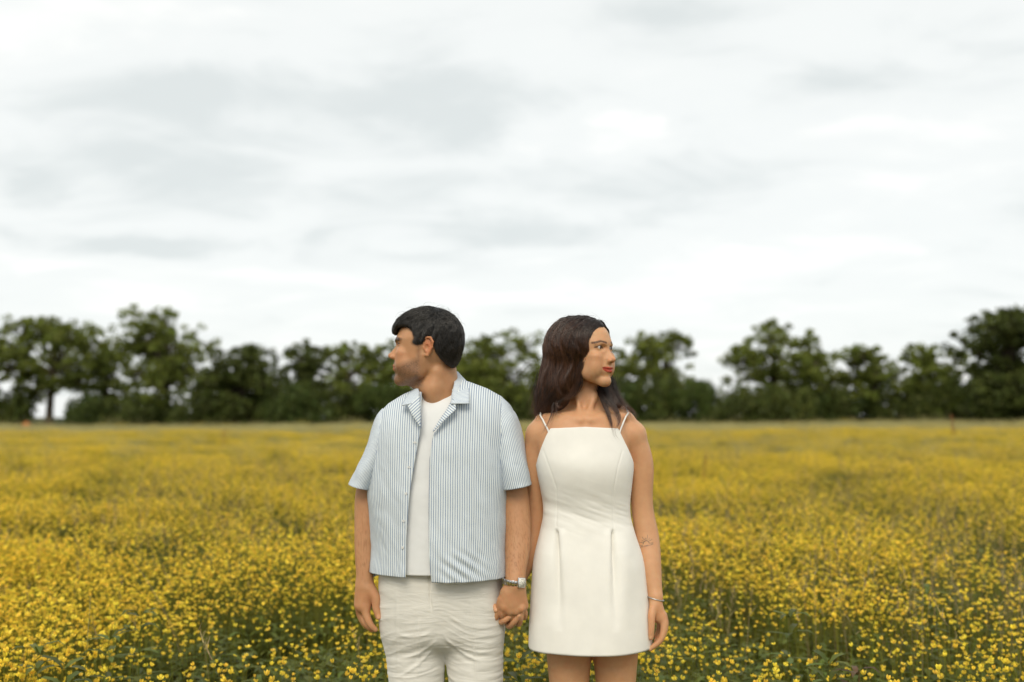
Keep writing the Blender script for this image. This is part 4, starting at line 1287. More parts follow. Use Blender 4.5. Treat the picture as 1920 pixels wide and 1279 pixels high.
def make_watch():
    w = empty('wristwatch', tuple(A(966, 1093, -.085)))
    tag(w, 'silver bracelet wristwatch with square pale dial on the wrist of the joined hand', 'watch')
    c = A(964.5, 1091, -.084)
    tilt = 0.10
    # bracelet: links round the wrist, in a plane tilted a little
    nL = 26; lk = []
    for i in range(nL):
        a = 2 * math.pi * i / nL
        r = np.array([.0345 * math.cos(a), -.0315 * math.sin(a), 0]);
        p = c + r + np.array([0, 0, -r[0] * tilt])
        t = np.array([-math.sin(a), -math.cos(a), math.sin(a) * tilt]); t /= np.linalg.norm(t)
        nrm = np.array([math.cos(a), -math.sin(a), 0.0]); up = np.cross(t, nrm); up /= np.linalg.norm(up)
        if abs(a - 0.93) < 0.42: continue
        lk.append((p, t * .0038, nrm * .0013, up * (.0086 if i % 2 else .0078)))
    for p in lk:
        V, F = boxes([p]); o = link('bracelet_link', mesh_np('bracelet_link', V, F), M_STEEL, w, smooth=False); bevel(o, .0006)
    a = 0.93
    nrm = np.array([math.cos(a), -math.sin(a), 0.06]); nrm /= np.linalg.norm(nrm)
    t = np.cross([0, 0, 1], nrm); t /= np.linalg.norm(t); t = t - np.array([0, 0, 1]) * 0.12; t /= np.linalg.norm(t); up = np.cross(nrm, t)
    cc = c + nrm * .0355 + up * 0.0
    V, F = boxes([(cc, t * .0135, nrm * .0035, up * .0150)])
    o = link('case', mesh_np('case', V, F), M_STEEL, w, smooth=False); bevel(o, .0022, 3)
    V, F = boxes([(cc + nrm * .0036, t * .0112, nrm * .0006, up * .0125)])
    d = link('dial', mesh_np('dial', V, F), M_DIAL, w, smooth=False)
    marks = []
    for q in range(12):
        b_ = 2 * math.pi * q / 12; s_ = 1 / max(abs(math.cos(b_)), abs(math.sin(b_)))
        marks.append((cc + nrm * .0043 + t * .0080 * s_ * math.cos(b_) + up * .0092 * s_ * math.sin(b_), (t * math.cos(b_) + up * math.sin(b_)) * .0014, nrm * .0001, (-t * math.sin(b_) + up * math.cos(b_)) * .0005))
    V, F = boxes(marks); link('hour_mark', mesh_np('hour_mark', V, F), M_INK, d, smooth=False)
    for b_, L in ((2.35, .0065), (-0.9, .0085)):
        dd = t * math.cos(b_) + up * math.sin(b_); e = -t * math.sin(b_) + up * math.cos(b_)
        V, F = boxes([(cc + nrm * .0046 + dd * L / 2, dd * L / 2, nrm * .0001, e * .0004)])
        link('watch_hand', mesh_np('watch_hand', V, F), M_INK, d, smooth=False)
    V, F = boxes([(cc + t * .0148, t * .0014, nrm * .0018, up * .0018)])
    o = link('crown', mesh_np('crown', V, F), M_STEEL, w, smooth=False)
def ring_band(name, c, rx, ry, r, tiltx, mat, label, cat, segs=64, bead=0):
    o = empty(name, tuple(c)) if False else None
    n, k = segs, 8; rings = []
    for i in range(n):
        a = 2 * math.pi * i / n; rr = r * (1 + bead * (i % 2))
        e = np.array([math.cos(a), math.sin(a), 0]); p = np.array([rx * math.cos(a), ry * math.sin(a), tiltx * math.cos(a) * rx])
        rings.append([np.array(c) + p + rr * (math.cos(b) * e + math.sin(b) * np.array([0, 0, 1])) for b in np.linspace(0, 2 * math.pi, k, endpoint=False)])
    V, F = ring_loft(rings + [rings[0]])
    return tag(link(name, mesh_np(name, V, F), mat, None), label, cat)
make_watch()
ring_band('bracelet', A(1228.5, 1122, -.046), .0255, .0245, .0017, -.28, M_SILVER, 'thin silver chain bracelet on the hanging wrist beside the white dress', 'bracelet', 72, .35)
ring_band('bracelet', A(953, 1103, -.082), .020, .026, .0014, .25, M_RED, 'thin red thread bracelet just under the steel watch, mostly hidden', 'bracelet')
print('clothes', time.time() - T0)
# ------------------------------------------------------------------ hair
from mathutils.kdtree import KDTree

def hair_mat(name, root, tip, rough=0.35):
    m, nt, b = new_mat(name)
    hi = N(nt, 'ShaderNodeHairInfo')
    r = N(nt, 'ShaderNodeValToRGB')
    r.color_ramp.elements[0].color = (*root, 1); r.color_ramp.elements[1].color = (*tip, 1)
    r.color_ramp.elements[0].position = .35; r.color_ramp.elements[1].position = 1.0
    nt.links.new(hi.outputs['Intercept'], r.inputs[0])
    rr = N(nt, 'ShaderNodeHueSaturation'); nt.links.new(r.outputs[0], rr.inputs['Color'])
    mr = N(nt, 'ShaderNodeMapRange'); mr.inputs['To Min'].default_value = .3; mr.inputs['To Max'].default_value = 2.3
    nt.links.new(hi.outputs['Random'], mr.inputs['Value']); nt.links.new(mr.outputs[0], rr.inputs['Value'])
    nt.links.new(rr.outputs[0], b.inputs['Base Color'])
    b.inputs['Roughness'].default_value = rough
    b.inputs['Specular IOR Level'].default_value = 0.55
    return m

def strands(name, lines, radius, mat, parent, extra=0, thin=.00025):
    """lines: list of (n,3) arrays -> native curves object with tapering thickness"""
    cv = bpy.data.hair_curves.new(name)
    sizes = [len(l) for l in lines]
    cv.add_curves(sizes)
    P = np.concatenate(lines).astype(np.float32)
    cv.attributes['position'].data.foreach_set('vector', P.ravel()) if 'position' in cv.attributes else cv.position_data.foreach_set('vector', P.ravel())
    rad = np.concatenate([(thin if extra and i >= len(sizes) - extra else radius) * (1 - 0.92 * np.linspace(0, 1, n) ** 2) for i, n in enumerate(sizes)]).astype(np.float32)
    a = cv.attributes.get('radius') or cv.attributes.new('radius', 'FLOAT', 'POINT')
    a.data.foreach_set('value', rad)
    cv.materials.append(mat)
    o = bpy.data.objects.new(name, cv)
    COL.objects.link(o)
    o.parent = parent
    o.matrix_parent_inverse = parent_world(parent).inverted()
    return o

def march(P, Nn, kd, seeds, flow, nstep, step, lift, jitter, seed):
    """grow strands along a mesh surface: flow(points) gives the wanted direction"""
    r = np.random.default_rng(seed)
    n = len(seeds)
    pos = P[seeds].copy(); nr = Nn[seeds].copy()
    off = r.uniform(0.2, 1.0, n)[:, None] * lift
    lines = [pos + nr * off * .1]
    jit = r.normal(0, jitter, (n, 3)); prev = None
    ph = r.uniform(0, 6.28, n)
    for k in range(nstep):
        d = flow(pos) + jit + 0.35 * np.stack([vnoise(pos * 22, 91), vnoise(pos * 22, 92), vnoise(pos * 22, 93)], 1)
        d = d - (d * nr).sum(1)[:, None] * nr
        d /= np.linalg.norm(d, axis=1)[:, None] + 1e-9
        if prev is not None: d = 0.6 * prev + 0.4 * d
        pos = pos + d * step
        idx = np.array([kd.find(p)[1] for p in pos])
        q = P[idx]; nr = nr * .5 + Nn[idx] * .5; nr /= np.linalg.norm(nr, axis=1)[:, None]
        pos = pos - ((pos - q) * nr).sum(1)[:, None] * nr
        prev = d
        lines.append(pos + nr * off * (0.3 + 0.7 * k / nstep))
    L = np.stack(lines, 1)
    return [l for l in L]

def normals(P, Q):
    a = P[Q[:, 2]] - P[Q[:, 0]]; b = P[Q[:, 3]] - P[Q[:, 1]]
    f = np.cross(a, b); Nn = np.zeros_like(P, dtype=np.float64)
    for k in range(4):
        for d in range(3): Nn[:, d] += np.bincount(Q[:, k], weights=f[:, d], minlength=len(P))
    Nn /= np.linalg.norm(Nn, axis=1)[:, None] + 1e-12
    return Nn

def kdtree(P):
    kd = KDTree(len(P))
    for i, p in enumerate(P): kd.insert(p, i)
    kd.balance(); return kd

def hair_base_mat(name, col):
    return simple_mat(name, col, 0.45)

# ---- his hair
M_HAIR_M = hair_mat('black_hair', (0.010, 0.009, 0.008), (0.030, 0.025, 0.021), 0.30)
M_HAIRB_M = hair_base_mat('black_hair_mass', (0.008, 0.0075, 0.0075))
def make_hair_m():
    fr = M_FR; c = fr.w(-1, 0, 15)
    F = Field(steps((c[0] - .15, c[0] + .17, .0022)), steps((c[1] - .12, c[1] + .12, .0025)), steps((c[2] - .12, c[2] + .12, .0022)))
    def fn(X, Y, Z):
        f, s, u = fr.loc(X, Y, Z)
        # the side outline shrinks towards the middle line only at the forehead
        d2 = poly_sdf(f, u, HAIR_M)
        # the temples recede: a cut at the sides in front
        rr = ((np.abs(f + 0.5) / 12.4) ** 2.2 + (np.abs(s) / np.interp(u, [9, 13, 18], [7.55, 7.85, 8.35])) ** 2.2 + (np.abs(u - 14.0) / 11.4) ** 2.2 + 1e-9) ** (1 / 2.2)
        d3 = (rr - 1) * 8.35
        G_ = np.stack(np.broadcast_arrays(f, s, u), -1)
        wt = np.clip((u - 17.5) / 3, 0, 1)
        wave = wt * 0.24 * vnoise(np.stack(np.broadcast_arrays(f * .3, s * .9, u * 1.2 + f * .35), -1), 33) + (1 - wt) * 0.20 * vnoise(np.stack(np.broadcast_arrays(f * 1.0 + u * .4, s * .9, u * .28), -1), 37) + .07 * vnoise(G_ * np.array([1.1, 1.4, 1.1]), 36)
        d2 = d2 + .17 * vnoise(G_ * np.array([1.5, .7, 1.5]), 35) * np.clip((u - 14) / 4, 0.2, 1)
        return smax(d2, d3 + wave, 0.75) * fr.k
    F.apply(c - .17, c + .17, fn, .001)
    P, Q = surface_nets(F); P = smooth_verts(P, Q, 3, .5)
    P = P.astype(np.float64)
    Nn = normals(P, Q)
    if (Nn * (P - c)).sum() < 0: Nn = -Nn
    P0 = P - Nn * .0035
    base = link('hair', mesh_np('hair', P0, Q), M_HAIRB_M, man)
    kd = kdtree(P)
    loc = np.stack(fr.loc(P[:, 0], P[:, 1], P[:, 2]), 1)
    ok = np.nonzero(Nn @ np.array([0, -1, 0]) > -1.1)[0]
    r = np.random.default_rng(5)
    seeds = r.choice(ok, 13000)
    def flow(p):
        f, s, u = fr.loc(p[:, 0], p[:, 1], p[:, 2])
        top = np.clip((u - 17.5) / 3.5, 0, 1) * np.clip((f + 5) / 4, 0, 1)
        # forward and slightly down on the top; back and down at the sides; straight down at the nape
        a = np.stack([0.9 + 0 * f, 0.1 * np.sign(s), -0.25 - 0.3 * np.clip((f - 5) / 4, 0, 1)], 1)
        b = np.stack([-0.55 + 0.25 * np.clip(-f / 6, 0, 1), 0 * f, -0.75 + 0.1 * f / 6], 1)
        w = top[:, None]; d = a * w + b * (1 - w)
        return d[:, :1] * fr.f + d[:, 1:2] * fr.s + d[:, 2:3] * fr.u
    L = march(P, Nn, kd, seeds, flow, 9, .0048, .0070, .22, 6)
    n0 = len(L)
    # strands that lift off the head, and the fringe ends
    top = np.nonzero((loc[:, 2] > 19.5))[0]
    for i in r.choice(top, 60):
        p = P[i]; nr = Nn[i]; Lh = r.uniform(.012, .028); d = fr.f * r.normal(.1, .9) + fr.s * r.normal(0, .5)
        d -= (d @ nr) * nr; d /= np.linalg.norm(d); t = np.linspace(0, 1, 8)[:, None]
        L.append(p + nr * (Lh * .55 * np.sin(t * 2.4)) + d * (Lh * 1.5 * t))
    for q in range(46):
        s0 = r.uniform(-4.5, 4.5); t = np.linspace(0, 1, 10)[:, None]
        a = fr.w(9.0, s0, 20.3); 
        g = r.uniform(.7, 1.1)
        c1 = fr.w(11.0 * 1, s0, 19.3) ; c2 = fr.w(11.1 + .4 * g, s0, 17.6); e_ = fr.w(10.6 + .5 * r.uniform(-.5, 1), s0 + r.normal(0, .4), 16.3 + r.uniform(-.3, 1.0))
        L.append(a * (1 - t) ** 3 + 3 * c1 * t * (1 - t) ** 2 + 3 * c2 * t * t * (1 - t) + e_ * t ** 3)
    # two long loose hairs above the crown
    for pts in ([(520, 160), (545, 95), (590, 88), (640, 98), (690, 108)], [(830, 215), (900, 240), (950, 280), (965, 350), (970, 420)], [(400, 200), (330, 190), (260, 195), (225, 240), (235, 300)], [(690, 165), (780, 150), (850, 200), (880, 240)]):
        P_ = np.array([fr.w(zm(*q)[0], -1.0, zm(*q)[1]) for q in pts]); t = np.linspace(0, len(pts) - 1, 16)
        L.append(np.stack([table(np.arange(len(pts)), P_[:, k], t, .8) for k in range(3)], 1))
    strands('hair_strands', L, .00046, M_HAIR_M, base, len(L) - n0)
    # stubble-short hair at the lower hairline softens the edge
    edge = np.nonzero((loc[:, 2] < 17.5))[0]
    seeds = r.choice(edge, 2500)
    L = march(P, Nn, kd, seeds, flow, 4, .0035, .0015, .25, 8)
    # loose ends that hang over the rim of the cut
    rim = poly_sdf(loc[:, 0], loc[:, 2], HAIR_M)
    cand = np.nonzero((np.abs(rim) < .45) & (loc[:, 2] < 19.5))[0]
    for i in r.choice(cand, 2200):
        d = flow(P[i:i + 1])[0] + r.normal(0, .25, 3); d -= (d @ Nn[i]) * Nn[i] * .9; d /= np.linalg.norm(d); Lh = r.uniform(.004, .012); t = np.linspace(0, 1, 5)[:, None]
        inn = np.array(fr.w(-.5, 0, loc[i, 2])) - P[i]; inn /= np.linalg.norm(inn)
        L.append(P[i] + d * Lh * t + inn * (.0035 * t ** 2))
    strands('short_hair', L, .00035, M_HAIR_M, base)
make_hair_m()

# ---- her hair
M_HAIR_W = hair_mat('brown_hair', (0.015, 0.0075, 0.005), (0.085, 0.036, 0.018), 0.32)
M_HAIRB_W = hair_base_mat('brown_hair_mass', (0.010, 0.0055, 0.004))
def zw(x, y, yy):  # enlarged tracing -> world
    return A(960 + x / 4.568, 570 + y / 4.568, yy)
def spl(pts, n):
    P = np.array(pts, float); t = np.linspace(0, len(P) - 1, n); i = np.minimum(t.astype(int), len(P) - 2); f = (t - i)[:, None]
    E = np.concatenate([[2 * P[0] - P[1]], P, [2 * P[-1] - P[-2]]])
    a, b, c, d = E[i], E[i + 1], E[i + 2], E[i + 3]
    return .5 * (2 * b + (c - a) * f + (2 * a - 5 * b + 4 * c - d) * f ** 2 + (3 * b - a - 3 * c + d) * f ** 3)
def make_hair_w():
    fr = W_FR
    F = Field(steps((-.0, .36, .0024)), steps((-.13, .17, .0028)), steps((1.42, 1.80, .0024)))
    F.ell(zw(532, 350, .012), (.0915, .098, .0905), .01)
    F.ell(fr.w(.1, 0, 15.1), np.array([10.4, 8.1, 9.1]) * fr.k, .012, R=fr.R())
    # the mass on the near side, falling behind the shoulder
    F.chain([zw(490, 360, .015), zw(430, 520, .010), zw(385, 690, .012), zw(330, 830, .030), zw(265, 925, .055)], [.070, .060, .058, .047, .024], .02)
    F.chain([zw(520, 330, -.025), zw(515, 480, -.030), zw(470, 640, -.030), zw(400, 760, -.020), zw(330, 850, -.004)], [.050, .034, .034, .028, .012], .02)
    F.chain([zw(600, 300, -.040), zw(575, 440, -.047), zw(525, 580, -.046), zw(500, 680, -.040), zw(455, 770, -.030)], [.030, .020, .020, .016, .007], .012)
    # behind the neck and out on the far side, then forward over the shoulder
    F.chain([zw(560, 420, .06), zw(660, 620, .06), zw(775, 690, .045), zw(830, 780, .02), zw(900, 860, -.004)], [.060, .050, .026, .016, .008], .015)
    F.chain([zw(780, 640, .03), zw(850, 760, .022), zw(915, 850, .010)], [.015, .012, .005], .012)
    # the face stays free
    def face(X, Y, Z):
        f, s, u = fr.loc(X, Y, Z)
        q = ((np.maximum(12.5 - f, 0) / 6.4) ** 4 + (np.abs(s + .2) / 7.9) ** 4 + (np.abs(u - 10.5) / 10.3) ** 4 + 1e-9) ** .25
        return (q - 1) * 6 * fr.k
    o = fr.w(11, 0, 10)
    F.apply(o - .15, o + .15, face, .008, 'sub')
    P, Q = surface_nets(F); P = smooth_verts(P, Q, 2, .5).astype(np.float64)
    Nn = normals(P, Q)
    if (Nn * (P - zw(450, 500, .01))).sum() < 0: Nn = -Nn
    # wavy relief running with the hair
    d = 0.0034 * vnoise(np.stack([P[:, 0] * 100 + 1.2 * np.sin(P[:, 2] * 45), P[:, 1] * 100, P[:, 2] * 13], 1), 41)
    P = P + Nn * d[:, None]
    base = link('hair', mesh_np('hair', P - Nn * .0038, Q), M_HAIRB_W, woman)
    kd = kdtree(P)
    r = np.random.default_rng(15)
    seeds = r.choice(len(P), 15000)
    part = fr.w(2, 1.0, 23)
    def flow(p):
        f, s, u = fr.loc(p[:, 0], p[:, 1], p[:, 2])
        hi = np.clip((u - 15.0) / 6, 0, 1)[:, None]
        away = np.stack([-0.35 + 0 * f, np.sign(s - 1.2) * .8, -0.55 + 0 * u], 1)
        away = away[:, :1] * fr.f + away[:, 1:2] * fr.s + away[:, 2:3] * fr.u
        down = np.zeros_like(p); down[:, 2] = -1
        down[:, 0] = np.where(p[:, 0] > pxm(1120, 720), .25, -.12) * np.clip((1.62 - p[:, 2]) * 8, 0, 1)
        wob = 0.30 * np.sin(p[:, 2] * 58 + p[:, 0] * 30)
        down[:, 0] += wob * np.clip((1.70 - p[:, 2]) * 6, 0, 1)
        return away * hi + down * (1 - hi * .7)
    L = march(P, Nn, kd, seeds, flow, 15, .0095, .0050, .10, 16)
    strands('hair_strands', L, .00046, M_HAIR_W, base)
    # locks and loose wisps: (path, count, spread at start, spread at end)
    locks = [
        ([(840, 620, .03), (870, 720, .02), (905, 800, .012), (980, 880, .0), (1045, 930, -.018), (1072, 1015, -.034)], 60, .011, .003),
        ([(830, 640, .03), (900, 790, .018), (960, 870, .0), (1000, 905, -.010), (1010, 990, -.030)], 45, .012, .006),
        ([(740, 700, .0), (770, 800, -.025), (820, 930, -.055), (848, 1010, -.066), (862, 1085, -.072)], 70, .007, .0015),
        ([(760, 700, .0), (800, 800, -.03), (870, 890, -.05), (910, 960, -.062), (915, 1020, -.070), (870, 1088, -.078)], 80, .009, .0015),
        ([(750, 700, .01), (790, 860, -.04), (840, 980, -.064), (870, 1120, -.082), (920, 1185, -.092)], 9, .004, .004),
        ([(440, 780, -.03), (360, 860, -.035), (345, 930, -.052), (310, 1020, -.070), (235, 1150, -.080)], 26, .006, .0015),
        ([(460, 770, -.04), (410, 830, -.045), (380, 850, -.052), (400, 885, -.060), (428, 880, -.064), (420, 862, -.064)], 16, .004, .002),
        ([(430, 790, -.03), (395, 870, -.045), (385, 930, -.058), (365, 975, -.066)], 14, .005, .003),
        ([(560, 600, -.055), (570, 680, -.055), (530, 760, -.052), (480, 800, -.050), (430, 825, -.048)], 120, .008, .006),
        ([(600, 480, -.060), (570, 600, -.060), (545, 660, -.058), (520, 740, -.055), (470, 790, -.052)], 120, .008, .006),
        ([(645, 330, -.060), (635, 440, -.066), (590, 540, -.066), (570, 620, -.062), (555, 700, -.058)], 160, .006, .006),
        ([(690, 190, -.060), (665, 260, -.068), (655, 350, -.070), (640, 430, -.070), (600, 510, -.068)], 160, .006, .006),
        ([(270, 600, .02), (215, 740, .03), (190, 850, .04), (165, 930, .045)], 60, .010, .012),
        ([(290, 540, .02), (235, 680, .03), (185, 790, .04), (140, 900, .05)], 16, .010, .016),
        ([(330, 800, .01), (270, 890, .03), (230, 960, .03), (175, 1040, .02)], 14, .012, .008),
        ([(330, 700, -.02), (270, 820, .0), (230, 920, .02), (215, 950, .02)], 200, .022, .016),
        ([(400, 700, -.045), (330, 800, -.030), (290, 880, -.010), (270, 930, .01)], 200, .018, .014),
    ]
    L = []
    for path, cnt, s0, s1 in locks:
        base_ = spl([zw(*q) for q in path], 22)
        for i in range(cnt):
            a = r.normal(0, 1, 3) * s0; b = r.normal(0, 1, 3) * s1; a[1] *= .6; b[1] *= .5
            t = np.linspace(0, 1, 22)[:, None]
            w = np.stack([np.sin(t[:, 0] * r.uniform(5, 9) + r.uniform(0, 6)) for _ in range(3)], 1) * .0016
            n_ = int(22 * r.uniform(.75, 1.0))
            L.append((base_ + a * (1 - t) + b * t + w)[:n_])
    # flyaways on the crown
    top = np.nonzero(P[:, 2] > zw(0, 260, 0)[2])[0]
    for i in r.choice(top, 90):
        nr = Nn[i]; d = np.array([r.normal(0, 1), r.normal(0, .6), -.4]); d -= (d @ nr) * nr; d /= np.linalg.norm(d); Lh = r.uniform(.02, .05); t = np.linspace(0, 1, 9)[:, None]
        L.append(P[i] + nr * (.006 * np.sin(t * 2.6)) + d * Lh * t)
    strands('loose_lock', L, .00036, M_HAIR_W, base, 90, .0002)
make_hair_w()
print('hair', time.time() - T0)
# ------------------------------------------------------------------ ground
def gz(x, y):
    d = np.maximum(np.asarray(y, float) - CAM_Y, 0)
    x = np.asarray(x, float)
    return 0.0052 * x * np.clip(d / 100, 0, 1.3) + 0.05 * np.sin(x * .55 + 1.3) * np.sin(d * .31) * np.clip(d / 12, 0, 1) + 0.12 * np.sin(x * .13 + 2) * np.sin(d * .09 + .7) * np.clip(d / 25, 0, 1)

def ground():
    r = np.concatenate([np.linspace(0, 12, 25), np.geomspace(13, 900, 60)])
    xs = np.concatenate([-r[::-1], r[1:]]); ys = xs
    X, Y = np.meshgrid(xs, ys, indexing='ij')
    P = np.stack([X, Y, gz(X, Y) * (np.abs(X) < 200) ], -1)
    P[..., 2] = gz(np.clip(X, -150, 150), np.clip(Y, -150, 150))
    V, F = ring_loft(P, close=False)
    m, nt, b = new_mat('meadow_soil')
    tcn = N(nt, 'ShaderNodeTexCoord')
    n = N(nt, 'ShaderNodeTexNoise'); n.inputs['Scale'].default_value = 1.7; n.inputs['Detail'].default_value = 8
    nt.links.new(tcn.outputs['Object'], n.inputs['Vector'])
    r_ = N(nt, 'ShaderNodeValToRGB'); r_.color_ramp.elements[0].color = (0.016, 0.022, 0.007, 1); r_.color_ramp.elements[1].color = (0.040, 0.048, 0.014, 1)
    r_.color_ramp.elements[0].position = .35; r_.color_ramp.elements[1].position = .65
    nt.links.new(n.outputs[0], r_.inputs[0]); nt.links.new(r_.outputs[0], b.inputs['Base Color'])
    b.inputs['Roughness'].default_value = 1.0; b.inputs['Specular IOR Level'].default_value = 0.05
    tag(link('ground', mesh_np('ground', V, F), m), kind='structure')
ground()

# ------------------------------------------------------------------ plant materials
def leaf_mat(name, col, trans=0.35, var=0.35, rough=0.6, hue=0.03):
    m = bpy.data.materials.new(name); m.use_nodes = True
    nt = m.node_tree; nt.nodes.clear()
    out = N(nt, 'ShaderNodeOutputMaterial')
    d = N(nt, 'ShaderNodeBsdfPrincipled'); t = N(nt, 'ShaderNodeBsdfTranslucent'); mx = N(nt, 'ShaderNodeMixShader')
    d.inputs['Roughness'].default_value = rough; d.inputs['Specular IOR Level'].default_value = 0.25
    at_ = N(nt, 'ShaderNodeAttribute', attribute_name='rnd')
    hs = N(nt, 'ShaderNodeHueSaturation'); hs.inputs['Color'].default_value = (*col, 1)
    mr = N(nt, 'ShaderNodeMapRange'); mr.inputs['To Min'].default_value = 1 - var; mr.inputs['To Max'].default_value = 1 + var
    nt.links.new(at_.outputs['Fac'], mr.inputs['Value']); nt.links.new(mr.outputs[0], hs.inputs['Value'])
    oi = N(nt, 'ShaderNodeObjectInfo')
    mh = N(nt, 'ShaderNodeMapRange'); mh.inputs['To Min'].default_value = .5 - hue; mh.inputs['To Max'].default_value = .5 + hue
    mu = N(nt, 'ShaderNodeMath', operation='FRACT'); ad = N(nt, 'ShaderNodeMath', operation='ADD')
    ml = N(nt, 'ShaderNodeMath', operation='MULTIPLY'); ml.inputs[1].default_value = 7.31
    nt.links.new(at_.outputs['Fac'], ml.inputs[0]); nt.links.new(ml.outputs[0], ad.inputs[0]); nt.links.new(oi.outputs['Random'], ad.inputs[1]); nt.links.new(ad.outputs[0], mu.inputs[0])
    nt.links.new(mu.outputs[0], mh.inputs['Value']); nt.links.new(mh.outputs[0], hs.inputs['Hue'])
    nt.links.new(hs.outputs[0], d.inputs['Base Color']); nt.links.new(hs.outputs[0], t.inputs['Color'])
    mx.inputs[0].default_value = trans
    nt.links.new(d.outputs[0], mx.inputs[1]); nt.links.new(t.outputs[0], mx.inputs[2]); nt.links.new(mx.outputs[0], out.inputs[0])
    return m
M_PETAL = leaf_mat('petal_yellow', (0.95, 0.705, 0.075), 0.36, 0.24, 0.35, 0.014)
M_CENTER = leaf_mat('flower_centre', (0.60, 0.32, 0.015), 0.1, 0.2)
M_GRASS = leaf_mat('grass_green', (0.170, 0.175, 0.024), 0.35, 0.40, 0.6, 0.03)
M_WEED = leaf_mat('weed_green', (0.105, 0.130, 0.020), 0.30, 0.35, 0.5, 0.02)
M_STRAW = leaf_mat('dry_straw', (0.36, 0.27, 0.13), 0.25, 0.30, 0.7, 0.015)
M_PALE = leaf_mat('pale_grass', (0.48, 0.43, 0.19), 0.3, 0.25, 0.7, 0.015)
M_DOCK = leaf_mat('rusty_seed', (0.30, 0.13, 0.055), 0.15, 0.3, 0.7, 0.01)
PM = [M_PETAL, M_CENTER, M_GRASS, M_WEED, M_STRAW, M_DOCK, M_PALE]

class Quads:
    """collects quads in plain arrays"""
    def __init__(self): self.V, self.F, self.M, self.R, self.n = [], [], [], [], 0
    def add(self, V, F, m, rnd):
        V = np.asarray(V, float); F = np.asarray(F, int)
        self.V.append(V); self.F.append(F + self.n); self.M.append(np.full(len(F), m)); self.R.append(np.full(len(V), rnd) if np.isscalar(rnd) else rnd); self.n += len(V)
    def ribbon(self, base, d, h, w, bend, m, rnd, seg=3, tip=0.1, droop=0.0):
        """a blade: from base, leaning to direction d (xy), height h, width w"""
        t = np.linspace(0, 1, seg + 1); d = np.asarray(d, float); s = np.array([-d[1], d[0], 0.0])
        c = base + np.stack([d[0] * bend * t ** 2, d[1] * bend * t ** 2, h * (t - droop * t ** 3)], 1)
        ww = w * (1 - (1 - tip) * t ** 2)[:, None] * .5
        V = np.stack([c - s * ww, c + s * ww], 1).reshape(-1, 3)
        i = np.arange(seg) * 2
        self.add(V, np.stack([i, i + 1, i + 3, i + 2], 1), m, rnd)
    def leaf(self, base, d, L, w, m, rnd, rise=.3):
        d = np.asarray(d, float); s = np.array([-d[1], d[0], 0.0])
        up = np.array([0, 0, 1.0])
        p = [base, base + d * L * .3 + up * rise * L * .35, base + d * L * .7 + up * rise * L * .45, base + d * L + up * rise * L * .2]
        ws = [.08, .9, .75, .02]
        V = []
        for c, q in zip(p, ws): V += [c - s * w * q * .5 + up * w * .12 * q, c, c + s * w * q * .5 + up * w * .12 * q]
        F = []
        for i in range(3):
            for j in range(2): F.append((i * 3 + j, i * 3 + j + 1, i * 3 + j + 4, i * 3 + j + 3))
        self.add(V, F, m, rnd)
    def flower(self, c, r, nrm, openness, rnd):
        """five petals as a cup round a small centre"""
        n = np.asarray(nrm, float); n /= np.linalg.norm(n)
        a = np.cross(n, [0.3, 0.9, 0.2]); a /= np.linalg.norm(a); b = np.cross(n, a)
        V, F = [], []
        for k in range(5):
            th = 2 * math.pi * k / 5 + rnd * 3; th2 = .52
            e = math.cos(th) * a + math.sin(th) * b
            e1 = math.cos(th - th2) * a + math.sin(th - th2) * b; e2 = math.cos(th + th2) * a + math.sin(th + th2) * b
            o = len(V)
            ro = r * (.55 + .45 * openness); hh = r * (1.35 - .85 * openness)
            V += [c, c + e1 * ro * .72 + n * hh * .30, c + e2 * ro * .72 + n * hh * .30, c + e1 * ro * .95 + n * hh * .78, c + e2 * ro * .95 + n * hh * .78, c + e * ro * .98 + n * hh * 1.1, c + e * ro * .66 + n * hh * .24]
            F += [(o, o + 1, o + 3, o + 6), (o, o + 6, o + 4, o + 2), (o + 6, o + 3, o + 5, o + 4)]
        self.add(V, F, 0, rnd)
        o = c + n * r * .12; q = r * .26
        self.add([o - a * q + n * q * .5, o - b * q + n * q * .5, o + a * q + n * q * .5, o + b * q + n * q * .5, o + n * q * 1.3], [(0, 1, 4, 4), (1, 2, 4, 4), (2, 3, 4, 4), (3, 0, 4, 4)], 1, rnd) if False else \
            self.add([o - a * q + n * q * .8, o - b * q + n * q * .8, o + a * q + n * q * .8, o + b * q + n * q * .8], [(0, 1, 2, 3)], 1, rnd)
    def mesh(self, name):
        V = np.concatenate(self.V); F = np.concatenate(self.F)
        me = mesh_np(name, V, F, colors={'rnd': np.concatenate(self.R)}, mats=np.concatenate(self.M))
        for m in PM: me.materials.append(m)
        return me

def unit(a): return np.array([math.cos(a), math.sin(a), 0.0])

def add_buttercup(q, r, x, y, h, size=None):
    size = size or r.uniform(.0095, .0145)
    lean = r.uniform(0, .10); a = r.uniform(0, 6.28); d = unit(a)
    top = np.array([x, y, 0]) + d * lean + np.array([0, 0, h])
    rn = r.uniform()
    q.ribbon(np.array([x, y, 0.0]), d, h, .0022, lean, 2, rn, seg=3, tip=.7)
    n = np.array([r.normal(0, .35), r.normal(-.12, .35), 1.0])
    q.flower(top, size, n, r.uniform(.15, 1.0), rn)
    # a side stem with a second bloom or bud
    if r.uniform() < .55:
        b = np.array([x, y, 0]) + d * lean * .36 + np.array([0, 0, h * .6]); a2 = r.uniform(0, 6.28)
        q.ribbon(b, unit(a2), h * .32, .0018, .05, 2, rn, seg=2, tip=.7)
        q.flower(b + unit(a2) * .05 + np.array([0, 0, h * .32]), size * r.uniform(.5, .9), n[[1, 0, 2]], r.uniform(0, .6), rn)

